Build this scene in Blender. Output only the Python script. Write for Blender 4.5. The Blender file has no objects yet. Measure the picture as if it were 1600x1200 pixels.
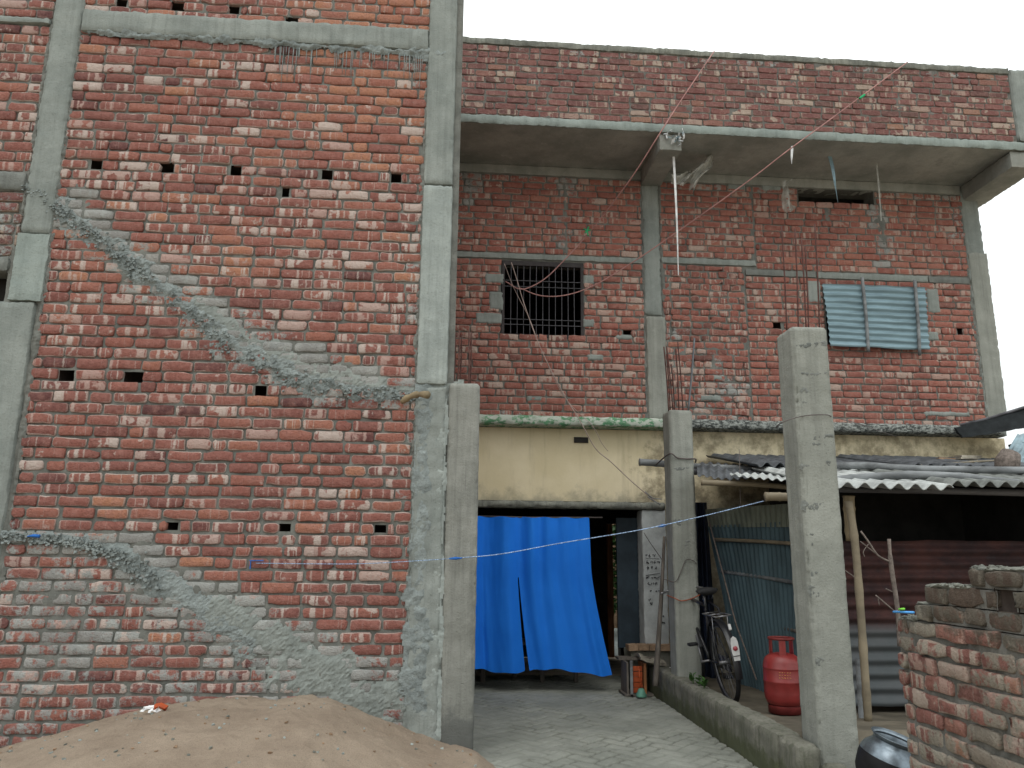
import bpy, math, random
import numpy as np
from mathutils import Vector, Matrix, noise
rnd = random.Random(7)
R = math.radians
S = bpy.context.scene
COL = S.collection
# ------------------------------------------------------------------ camera
PITCH, YAW, ROLL, FPX = R(12.32), R(4.34), R(0.575), 1225.0
_f = Vector((math.sin(YAW)*math.cos(PITCH), math.cos(YAW)*math.cos(PITCH), math.sin(PITCH)))
_r = Vector((math.cos(YAW), -math.sin(YAW), 0)); _u = _r.cross(_f)
CR = math.cos(ROLL)*_r + math.sin(ROLL)*_u
CU = -math.sin(ROLL)*_r + math.cos(ROLL)*_u
CAMP = Vector((0, 0, 1.45))
cd = bpy.data.cameras.new('camera'); cam = bpy.data.objects.new('camera', cd); COL.objects.link(cam)
cd.sensor_width = 36; cd.lens = FPX/1600*36; cd.clip_start = .05; cd.clip_end = 2000
cam.matrix_world = Matrix.Translation(CAMP) @ Matrix((CR, CU, -_f)).transposed().to_4x4()
S.camera = cam
def P(u, v, X=None, Y=None, Z=None):
    """point of the world seen at photograph pixel (u, v) on the plane X, Y or Z = value"""
    d = CR*((u-800)/FPX) + CU*((600-v)/FPX) + _f
    i, val = [(i, q) for i, q in enumerate((X, Y, Z)) if q is not None][0]
    return CAMP + d*((val-CAMP[i])/d[i])
# ------------------------------------------------------------------ sky, sun, exposure
SUN_EL, SUN_AZ = R(58), R(200)
W = bpy.data.worlds.new('World'); S.world = W; W.use_nodes = True
nt = W.node_tree; nt.nodes.clear()
def wn(t, **k):
    n = nt.nodes.new(t)
    for a, b in k.items(): setattr(n, a, b)
    return n
sky = wn('ShaderNodeTexSky', sky_type='NISHITA', sun_disc=False, sun_elevation=SUN_EL, sun_rotation=SUN_AZ, air_density=1.2, dust_density=4.0)
skyb = wn('ShaderNodeBackground'); skyb.inputs['Strength'].default_value = .1
clb = wn('ShaderNodeBackground'); clb.inputs['Strength'].default_value = 1.0
tc = wn('ShaderNodeTexCoord'); cn = wn('ShaderNodeTexNoise'); cn.inputs['Scale'].default_value = 2.2; cn.inputs['Detail'].default_value = 5
cr = wn('ShaderNodeValToRGB'); cr.color_ramp.elements[0].position = .3; cr.color_ramp.elements[1].position = .7
cr.color_ramp.elements[0].color = (1.18, 1.24, 1.24, 1); cr.color_ramp.elements[1].color = (1.4, 1.44, 1.42, 1)
mx = wn('ShaderNodeMixShader'); mx.inputs[0].default_value = .86
out = wn('ShaderNodeOutputWorld'); L = nt.links.new
L(tc.outputs['Generated'], cn.inputs['Vector']); L(cn.outputs['Fac'], cr.inputs[0]); 
sx = wn('ShaderNodeSeparateXYZ'); L(tc.outputs['Generated'], sx.inputs[0])
mr_ = wn('ShaderNodeMapRange'); L(sx.outputs[2], mr_.inputs[0]); mr_.inputs[1].default_value = .15; mr_.inputs[2].default_value = 1.; mr_.inputs[3].default_value = .96; mr_.inputs[4].default_value = 1.75
L(mr_.outputs[0], clb.inputs['Strength']); L(cr.outputs[0], clb.inputs['Color'])
L(sky.outputs[0], skyb.inputs['Color']); L(skyb.outputs[0], mx.inputs[1]); L(clb.outputs[0], mx.inputs[2]); L(mx.outputs[0], out.inputs[0])
sd = bpy.data.lights.new('sun', 'SUN'); sd.energy = .7; sd.angle = R(30); sd.color = (1, .97, .92)
so = bpy.data.objects.new('sun', sd); COL.objects.link(so)
_sd = Vector((math.sin(SUN_AZ)*math.cos(SUN_EL), math.cos(SUN_AZ)*math.cos(SUN_EL), math.sin(SUN_EL)))
so.rotation_euler = _sd.to_track_quat('Z', 'Y').to_euler(); so.location = (0, -10, 20)
S.view_settings.view_transform = 'Standard'; S.view_settings.look = 'None'; S.view_settings.exposure = 0; S.view_settings.gamma = 1
S.cycles.max_bounces = 6; S.cycles.use_denoising = True

# ------------------------------------------------------------------ materials
class N:
    def __init__(s, name):
        s.m = bpy.data.materials.new(name); s.m.use_nodes = True; s.t = s.m.node_tree
        s.b = s.t.nodes['Principled BSDF']; s.b.inputs['Specular IOR Level'].default_value = .25
        s.tc = s.n('ShaderNodeTexCoord').outputs['Object']
    def n(s, t, **k):
        x = s.t.nodes.new(t)
        for a, b in k.items(): setattr(x, a, b)
        return x
    def l(s, a, b): s.t.links.new(a, b)
    def inp(s, node, i, v):
        if hasattr(v, 'is_linked') or hasattr(v, 'links'): s.l(v, node.inputs[i])
        else: node.inputs[i].default_value = v
    def noise(s, scale, detail=4, rough=.55, stretch=(1, 1, 1), off=None, vec=None):
        mp = s.n('ShaderNodeMapping'); mp.inputs['Scale'].default_value = stretch
        s.l(vec if vec is not None else s.tc, mp.inputs['Vector'])
        if off is not None: s.l(off, mp.inputs['Location'])
        x = s.n('ShaderNodeTexNoise'); x.inputs['Scale'].default_value = scale; x.inputs['Detail'].default_value = detail; x.inputs['Roughness'].default_value = rough
        s.l(mp.outputs[0], x.inputs['Vector']); return x.outputs['Fac']
    def math(s, op, a, b=0., clamp=False):
        x = s.n('ShaderNodeMath', operation=op, use_clamp=clamp); s.inp(x, 0, a); s.inp(x, 1, b); return x.outputs[0]
    def rng(s, v, a, b, c=0., d=1., smooth=True):
        x = s.n('ShaderNodeMapRange', interpolation_type='SMOOTHSTEP' if smooth else 'LINEAR'); s.inp(x, 0, v)
        for i, q in ((1, a), (2, b), (3, c), (4, d)): s.inp(x, i, q)
        return x.outputs[0]
    def ramp(s, v, *st):
        x = s.n('ShaderNodeValToRGB'); s.l(v, x.inputs[0]); e = x.color_ramp.elements
        while len(e) < len(st): e.new(.5)
        for el, (p, c) in zip(e, st): el.position = p; el.color = (*c, 1)
        return x.outputs[0]
    def mix(s, f, a, b, mode='MIX'):
        x = s.n('ShaderNodeMix', data_type='RGBA', blend_type=mode); s.inp(x, 0, f)
        for i, q in ((6, a), (7, b)):
            if isinstance(q, tuple): q = (*q, 1) if len(q) == 3 else q
            s.inp(x, i, q)
        return x.outputs[2]
    def bump(s, h, strength=.5, dist=.01):
        x = s.n('ShaderNodeBump'); x.inputs['Strength'].default_value = strength; x.inputs['Distance'].default_value = dist
        s.l(h, x.inputs['Height']); s.l(x.outputs[0], s.b.inputs['Normal'])
    def done(s, col, rough=.9, metal=0.):
        s.inp(s.b, 'Base Color', (*col, 1) if isinstance(col, tuple) else col); s.inp(s.b, 'Roughness', rough); s.inp(s.b, 'Metallic', metal); return s.m
M = {}
def mat_brick(name, reds, pale=(.56, .48, .43), smearc=(.235, .255, .245), dark=1.0, moss=False, rim=1.0, pink=(.36, .185, .155)):
    m = N(name); a = m.n('ShaderNodeAttribute', attribute_name='Col'); sp = m.n('ShaderNodeSeparateColor'); m.l(a.outputs['Color'], sp.inputs[0])
    tone, eff, smear, seed = sp.outputs[0], sp.outputs[1], sp.outputs[2], a.outputs['Alpha']
    la = m.n('ShaderNodeAttribute', attribute_name='Loc'); ls = m.n('ShaderNodeSeparateColor'); m.l(la.outputs['Color'], ls.inputs[0])
    lx, ed, rn = ls.outputs[0], ls.outputs[1], ls.outputs[2]
    off = m.n('ShaderNodeCombineXYZ'); m.l(m.math('MULTIPLY', seed, 53.), off.inputs[0]); m.l(m.math('MULTIPLY', seed, 31.), off.inputs[2])
    O = off.outputs[0]
    base = m.ramp(tone, *reds)
    n1 = m.noise(16, 5, .65, off=O); n2 = m.noise(45, 4, .7, off=O); n4 = m.noise(9, 3, .6, off=O)
    base = m.mix(m.rng(n1, .35, .75, 0, .55), base, pink)
    base = m.mix(m.rng(n2, .45, .72, 0, .6), base, m.mix(.6, base, (.10, .045, .04)))
    jag = m.math('MULTIPLY', m.math('SUBTRACT', n2, .5), .16)
    # kiln bar: a pale band across the brick at a place of its own
    d = m.math('ABSOLUTE', m.math('SUBTRACT', m.math('ADD', lx, jag), m.math('MULTIPLY', rn, 1.0)))
    wdt = m.math('MULTIPLY', m.math('SUBTRACT', eff, .22), .19)
    bar = m.rng(m.math('SUBTRACT', d, wdt), .03, -.03)
    d2 = m.math('ABSOLUTE', m.math('SUBTRACT', m.math('ADD', lx, jag), m.math('FRACT', m.math('MULTIPLY', rn, 7.3))))
    bar2 = m.rng(m.math('SUBTRACT', d2, m.math('MULTIPLY', m.math('SUBTRACT', eff, .38), .12)), .025, -.02)
    d3 = m.math('ABSOLUTE', m.math('SUBTRACT', m.math('ADD', lx, jag), m.math('FRACT', m.math('MULTIPLY', rn, 23.7))))
    bar2 = m.math('MAXIMUM', bar2, m.rng(m.math('SUBTRACT', d3, m.math('MULTIPLY', m.math('SUBTRACT', eff, .15), .045)), .02, -.02, 0, .75))
    bar = m.math('MAXIMUM', bar, bar2)
    # pale dusty rim where mortar touched the arris
    rm = m.rng(m.math('ADD', ed, m.math('MULTIPLY', m.math('SUBTRACT', n4, .5), .95)), .34, .08, 0, .8*rim)
    rm = m.math('MULTIPLY', rm, m.rng(m.math('FRACT', m.math('MULTIPLY', seed, 17.)), .25, .8))
    blot = m.rng(m.math('ADD', n4, m.math('MULTIPLY', eff, .16)), .66, .73, 0, .8)
    k = m.math('MAXIMUM', m.math('MAXIMUM', m.math('MULTIPLY', bar, .85), rm), blot)
    k = m.math('MULTIPLY', k, m.rng(n2, .2, .5, .55, 1.))
    pc = m.mix(n1, pale, tuple(c*.75 for c in pale)); pc = m.mix(m.rng(m.math('FRACT', m.math('MULTIPLY', seed, 5.)), .35, .95, .0, .55), pc, pink)
    col = m.mix(k, base, pc)
    n5 = m.noise(13, 6, .72); n7 = m.noise(3.2, 4, .6)
    q = m.math('ADD', m.math('ADD', n5, m.math('MULTIPLY', m.math('SUBTRACT', n7, .5), .5)), m.math('MULTIPLY', smear, .46))
    col = m.mix(m.rng(q, .74, .86, 0, .85), col, m.mix(m.rng(n7, .4, .6), smearc, tuple(c*1.35 for c in smearc)))
    if moss:
        z = m.n('ShaderNodeSeparateXYZ'); m.l(m.tc, z.inputs[0]); n6 = m.noise(6, 5, .7)
        q = m.math('ADD', m.rng(z.outputs[2], .92, 1.36, 0, .75, False), m.math('MULTIPLY', m.math('SUBTRACT', n6, .5), 1.4))
        col = m.mix(m.rng(q, .25, .5, 0, .85), col, m.mix(n6, (.05, .045, .035), (.10, .09, .07)))
    m.bump(m.math('ADD', m.noise(120, 3, .7), m.math('MULTIPLY', n2, 2.4)), 1., .007)
    return m.done(col, .92)
def mat_concrete(name, c1, c2, c3=None, streak=.5, scale=3., bumpd=.004, rough=.93, stain=None, zlo=None):
    m = N(name); a = m.noise(scale, 6, .62); b = m.noise(scale*2.2, 5, .65, (3.2, 3.2, .16)); c = m.noise(70, 4, .7); d = m.noise(9, 5, .7)
    col = m.mix(m.rng(a, .3, .7), c1, c2)
    col = m.mix(m.math('MULTIPLY', m.rng(b, .42, .7), streak), col, c3 or tuple(x*.55 for x in c1))
    col = m.mix(m.rng(d, .55, .78, 0, .5), col, tuple(min(1, x*1.35) for x in c2))
    col = m.mix(m.rng(c, .5, .85, 0, .5), col, tuple(x*.45 for x in c1))
    ln = m.noise(30, 3, .7, (1, 1, .04)); col = m.mix(m.rng(ln, .60, .72, 0, .35*min(1, streak*2)), col, tuple(x*.5 for x in c1))
    e = m.noise(4.5, 6, .75); col = m.mix(m.rng(e, .56, .70, 0, .4), col, tuple(x*.62 for x in c1))
    if stain is not None:
        z = m.n('ShaderNodeSeparateXYZ'); m.l(m.tc, z.inputs[0])
        q = m.math('ADD', m.rng(z.outputs[2], stain[0], stain[1], 0, .8, False), m.math('MULTIPLY', m.math('SUBTRACT', d, .5), 1.1))
        col = m.mix(m.rng(q, .25, .6, 0, .8), col, stain[2])
    pit = m.n('ShaderNodeTexVoronoi'); pit.inputs['Scale'].default_value = 26; m.l(m.tc, pit.inputs['Vector'])
    ph = m.math('MULTIPLY', m.rng(pit.outputs['Distance'], .02, .12), .9)
    m.bump(m.math('ADD', m.math('ADD', c, m.math('MULTIPLY', d, 1.5)), ph), .9, bumpd*1.4)
    return m.done(col, rough)
REDS = ((0., (.105, .045, .045)), (.25, (.190, .076, .064)), (.6, (.26, .101, .079)), (.85, (.32, .136, .092)), (1., (.38, .178, .107)))
M['brick'] = mat_brick('red_brick', REDS)
M['brick_dull'] = mat_brick('weathered_red_brick', ((0., (.10, .055, .05)), (.4, (.165, .073, .067)), (.8, (.21, .092, .082)), (1., (.28, .16, .11))), pale=(.46, .38, .31), pink=(.30, .175, .15), rim=.8)
M['brick_mid'] = mat_brick('orange_red_brick', ((0., (.13, .060, .052)), (.3, (.235, .088, .070)), (.7, (.305, .112, .086)), (1., (.36, .155, .11))), pale=(.50, .40, .34), pink=(.38, .205, .165))
M['brick_old'] = mat_brick('mossy_old_brick', ((0., (.12, .06, .05)), (.4, (.20, .085, .07)), (.8, (.25, .125, .095)), (1., (.33, .21, .13))), pale=(.42, .36, .30), smearc=(.20, .19, .155), moss=True)
M['mortar'] = mat_concrete('mortar', (.115, .12, .11), (.185, .19, .172), streak=.25, scale=6)
M['mortar_dark'] = mat_concrete('mortar_weathered', (.10, .10, .09), (.17, .165, .15), streak=.3, scale=6)
M['conc'] = mat_concrete('concrete', (.190, .212, .198), (.262, .285, .266), streak=.35)
M['conc_light'] = mat_concrete('concrete_pale', (.25, .28, .266), (.335, .37, .35), streak=.35)
M['conc_mid'] = mat_concrete('concrete_mid', (.20, .235, .22), (.275, .315, .295), streak=.3)
M['conc_dark'] = mat_concrete('concrete_dark', (.13, .14, .13), (.20, .21, .195), streak=.4)
M['conc_scar'] = mat_concrete('concrete_rough', (.175, .20, .196), (.28, .315, .308), streak=.15, scale=7, bumpd=.009)
M['conc_post'] = mat_concrete('concrete_post', (.215, .225, .20), (.285, .295, .265), c3=(.14, .145, .13), streak=.5, scale=2.2)
M['conc_wet'] = mat_concrete('concrete_damp_foot', (.19, .195, .175), (.27, .275, .25), streak=.5, stain=(.55, .1, (.09, .095, .09)))
M['soffit'] = mat_concrete('soffit_concrete', (.20, .21, .19), (.34, .34, .31), c3=(.12, .12, .105), streak=.2, scale=1.6, bumpd=.003)
M['coping'] = mat_concrete('mouldy_coping', (.13, .135, .12), (.25, .255, .22), c3=(.06, .065, .055), streak=.5, scale=5)
M['mossledge'] = mat_concrete('low_wall_plaster', (.13, .13, .105), (.19, .185, .155), c3=(.05, .06, .035), streak=.5, scale=4, stain=(.26, .02, (.065, .075, .035)))
def simple(name, col, rough=.7, metal=0., var=.25, scale=8, bump=0, stretch=(1, 1, 1), spec=None):
    m = N(name); a = m.noise(scale, 5, .65, stretch)
    c = m.mix(m.rng(a, .3, .72), tuple(x*(1-var) for x in col), tuple(min(1, x*(1+var)) for x in col))
    if bump: m.bump(a, .5, bump)
    if spec is not None: m.b.inputs['Specular IOR Level'].default_value = spec
    return m.done(c, rough, metal)
def mat_plaster():
    m = N('yellow_plaster'); z = m.n('ShaderNodeSeparateXYZ'); m.l(m.tc, z.inputs[0]); a = m.noise(1.6, 6, .6); b = m.noise(6, 6, .7); c = m.noise(3, 5, .65, (2.5, 2.5, .3))
    col = m.mix(m.rng(a, .3, .7), (.60, .52, .34), (.70, .62, .44)); col = m.mix(m.rng(c, .5, .8, 0, .45), col, (.24, .20, .12))
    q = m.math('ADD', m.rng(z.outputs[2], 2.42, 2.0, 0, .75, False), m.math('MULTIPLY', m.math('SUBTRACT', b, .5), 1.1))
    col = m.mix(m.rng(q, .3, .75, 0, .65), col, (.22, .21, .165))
    # smoke stain near the column on the right of the doorway
    x = m.rng(z.outputs[0], 1.75, 2.3, 0, .6, False); q = m.math('ADD', x, m.math('MULTIPLY', m.math('SUBTRACT', b, .5), 1.3)); col = m.mix(m.rng(q, .45, .8, 0, .7), col, (.16, .13, .08))
    m.bump(m.noise(40, 4, .6), .4, .003); return m.done(col, .9)
M['plaster'] = mat_plaster()
def mat_ledge():
    m = N('painted_ledge_flaking'); z = m.n('ShaderNodeSeparateXYZ'); m.l(m.tc, z.inputs[0]); a = m.noise(9, 6, .7, (1, 1, 1.6)); b = m.noise(5, 5, .7); c = m.noise(22, 5, .75, (1, 1, 2))
    g = m.mix(m.rng(a, .47, .56), (.44, .48, .42), (.10, .24, .13)); g = m.mix(m.rng(b, .5, .7, 0, .6), g, (.36, .39, .34))
    d = m.mix(m.rng(c, .42, .6), (.045, .05, .048), (.30, .32, .30))
    t = m.rng(z.outputs[0], 2.3, 2.8); col = m.mix(t, g, d); m.bump(c, .8, .012); return m.done(col, .9)
M['ledge'] = mat_ledge()
def mat_sand():
    m = N('river_sand'); a = m.noise(2.5, 6, .6); b = m.noise(160, 3, .8); c = m.noise(14, 6, .7); v = m.n('ShaderNodeTexVoronoi'); v.inputs['Scale'].default_value = 30; m.l(m.tc, v.inputs['Vector'])
    col = m.mix(m.rng(a, .3, .7), (.255, .200, .150), (.335, .27, .205)); col = m.mix(m.rng(b, .45, .7, 0, .55), col, (.13, .10, .075)); col = m.mix(m.rng(c, .6, .78, 0, .5), col, (.14, .11, .085))
    col = m.mix(m.rng(v.outputs['Distance'], .09, .05, 0, .35), col, (.42, .38, .33))
    m.bump(m.math('ADD', b, m.math('MULTIPLY', c, 3.)), .9, .008); return m.done(col, .95)
M['sand'] = mat_sand()
def mat_paving():
    m = N('cement_washed_paving'); a = m.noise(1.3, 6, .65); b = m.noise(7, 6, .7); z = m.n('ShaderNodeSeparateXYZ'); m.l(m.tc, z.inputs[0])
    col = m.mix(m.rng(a, .32, .68), (.18, .19, .165), (.275, .285, .25)); col = m.mix(m.rng(b, .52, .75, 0, .65), col, (.09, .09, .072)); col = m.mix(m.rng(m.noise(55, 4, .7), .5, .8, 0, .4), col, (.27, .27, .24))
    ja = m.n('ShaderNodeAttribute', attribute_name='Col'); js = m.n('ShaderNodeSeparateColor'); m.l(ja.outputs['Color'], js.inputs[0]); col = m.mix(m.math('MULTIPLY', js.outputs[0], .52), col, (.07, .07, .058))
    q = m.math('ADD', m.rng(z.outputs[1], 6.2, 5.6, 0, .7, False), m.math('MULTIPLY', m.math('SUBTRACT', a, .5), 1.)); q = m.math('MULTIPLY', q, m.rng(z.outputs[0], 1.1, .2, 0, 1.)); col = m.mix(m.rng(q, .3, .7, 0, .7), col, (.22, .17, .12))
    m.bump(m.math('ADD', b, m.noise(70, 4, .7)), .8, .008); return m.done(col, .9)
M['paving'] = mat_paving()
M['dirt'] = simple('bare_dirt', (.33, .28, .21), .95, var=.35, scale=3, bump=.02)
M['yard'] = simple('shade_dark_earth_floor', (.115, .10, .075), .95, var=.35, scale=3, bump=.02)  # darker copy of the dirt, the shed's shade put into its colour
M['inside'] = simple('shade_dark_interior_plaster', (.035, .034, .032), .95, var=.3, scale=3, spec=.05)  # near-black colour so the rooms read as deep shade
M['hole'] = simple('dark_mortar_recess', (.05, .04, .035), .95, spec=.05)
M['rebar'] = simple('rusty_steel_rod', (.085, .040, .034), .75, .2, .4, 30)
M['rebar_grey'] = simple('grey_steel_pipe', (.13, .14, .15), .5, .5, .2, 20)
M['black_iron'] = simple('dark_painted_iron', (.035, .03, .03), .6, .1, .3, 20)
M['bar'] = simple('grey_iron_bar', (.10, .10, .11), .6, .3, .2, 20)
def mat_cloth():
    m = N('blue_cloth'); a = m.noise(2, 4, .5); w = m.noise(420, 2, .5); col = m.mix(m.rng(a, .3, .7), (.006, .155, .66), (.010, .185, .74)); m.bump(w, .15, .001)
    m.b.inputs['Sheen Weight'].default_value = .15; m.b.inputs['Sheen Tint'].default_value = (.3, .5, 1, 1); return m.done(col, .75)
M['cloth'] = mat_cloth()
M['tin_blue'] = simple('weathered_blue_tin', (.20, .29, .33), .5, .25, .22, 5, stretch=(.4, 1, 3))
M['tin_green'] = simple('painted_green_blue_tin', (.052, .088, .102), .55, .15, .28, 4, stretch=(1, 1, .4))
M['tin_pale'] = simple('pale_green_tin', (.17, .19, .15), .6, .1, .25, 3)
def mat_rust():
    m = N('rusty_corrugated_iron'); a = m.noise(3, 6, .7); b = m.noise(14, 5, .7); z = m.n('ShaderNodeSeparateXYZ'); m.l(m.tc, z.inputs[0])
    col = m.mix(m.rng(a, .35, .65), (.030, .017, .018), (.075, .032, .028)); col = m.mix(m.rng(b, .5, .75, 0, .6), col, (.04, .034, .038))
    low = m.rng(z.outputs[2], .95, .82); col = m.mix(m.math('MULTIPLY', low, .85), col, m.mix(a, (.07, .085, .09), (.11, .125, .13)))
    return m.done(col, .75, .15)
M['rust'] = mat_rust()
M['asb'] = simple('asbestos_cement_sheet', (.40, .42, .41), .85, var=.3, scale=6, bump=.002)
M['asb_dark'] = simple('aged_cement_sheet', (.17, .18, .17), .9, var=.4, scale=6, bump=.003)
M['old_roof'] = simple('blackened_old_roofing', (.022, .026, .028), .9, var=.4, scale=6)
M['tin_dark'] = simple('darkened_tin', (.11, .12, .13), .6, .3, .45, 6)
M['bamboo'] = simple('dry_tan_bamboo', (.215, .18, .125), .55, var=.25, scale=5, stretch=(.3, 1, 1))
M['bamboo_brown'] = simple('brown_bamboo', (.21, .165, .10), .6, var=.3, scale=5, stretch=(1, 1, .3))
M['bamboo_grey'] = simple('grey_weathered_bamboo', (.17, .18, .185), .6, var=.5, scale=7, stretch=(.25, 1, 1))
M['bamboo_dark'] = simple('dark_weathered_bamboo', (.10, .10, .11), .6, var=.6, scale=7, stretch=(.2, 1, 1))
M['wood_brown'] = simple('brown_wood', (.30, .13, .055), .7, var=.35, scale=8, stretch=(4, 4, .4))
M['wood_grey'] = simple('grey_wood', (.12, .105, .09), .8, var=.35, scale=8, stretch=(4, 4, .4))
M['twig'] = simple('dead_twig_bark', (.15, .125, .11), .9, var=.4, scale=30)
M['red_steel'] = simple('red_painted_steel', (.20, .022, .02), .42, .0, .18, 7, spec=.5)
M['red_dark'] = simple('worn_dark_red_steel', (.14, .022, .02), .5, .0, .3, 12)
M['yellow_paint'] = simple('faded_yellow_lettering', (.42, .20, .06), .6)
M['rubber'] = simple('black_rubber', (.016, .016, .017), .7, var=.3, scale=20)
M['blackp'] = simple('black_enamel', (.012, .012, .014), .35, spec=.5)
M['chrome'] = simple('scratched_chrome', (.20, .20, .205), .4, .8)
M['white_plate'] = simple('white_reflector_plate', (.45, .45, .44), .5)
M['red_lens'] = simple('red_reflector', (.25, .03, .04), .25, spec=.6)
M['navy'] = simple('navy_tarpaulin', (.018, .025, .045), .6, var=.4, scale=5)
M['board'] = simple('dark_slate_door', (.022, .034, .045), .55, var=.3, scale=3)
M['whitewash'] = simple('grey_whitewash', (.36, .38, .38), .9, var=.2, scale=5, bump=.002)
M['ink'] = simple('charcoal_scribble', (.03, .03, .035), .9)
M['tanbrick'] = simple('dusty_tan_brick', (.25, .17, .11), .9, var=.35, scale=9, bump=.004)
M['orange_wood'] = simple('orange_red_painted_wood', (.36, .07, .022), .5, var=.3, scale=9)
M['green_plastic'] = simple('teal_green_plastic', (.10, .24, .18), .5)
M['bright_green'] = simple('bright_green_plastic', (.01, .30, .12), .5)
M['lime'] = simple('lime_plastic', (.25, .75, .08), .5)
M['blue_plastic'] = simple('light_blue_plastic', (.10, .38, .85), .5)
M['white_plastic'] = simple('white_plastic', (.65, .66, .66), .45)
M['sack'] = simple('grey_sackcloth', (.24, .22, .18), .9, var=.35, scale=14, bump=.004)
M['pot_metal'] = simple('dented_aluminium', (.15, .18, .205), .33, .7, .4, 9)
M['soot'] = simple('soot_black', (.01, .01, .011), .6, var=.4, scale=8)
M['red_wire'] = simple('reddish_cable', (.36, .19, .175), .6)
M['pink_wire'] = simple('pinkish_old_cable', (.34, .27, .24), .6)
M['dark_wire'] = simple('dark_cable', (.10, .085, .08), .6)
M['rope_blue'] = simple('blue_white_rope', (.26, .36, .52), .8, var=.85, scale=120, stretch=(1, 1, 1))
M['knot'] = simple('blue_rope_knot', (.02, .13, .45), .7)
M['leaf'] = simple('green_leaf', (.045, .11, .025), .6, var=.4, scale=30)
M['orange_string'] = simple('orange_string', (.33, .08, .035), .8)
def mat_film():
    m = N('torn_translucent_plastic'); a = m.noise(12, 4, .6); m.b.inputs['Alpha'].default_value = .6; m.l(m.rng(a, .3, .7, .45, .85), m.b.inputs['Alpha']); return m.done((.42, .42, .38), .5)
M['film'] = mat_film()

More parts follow.
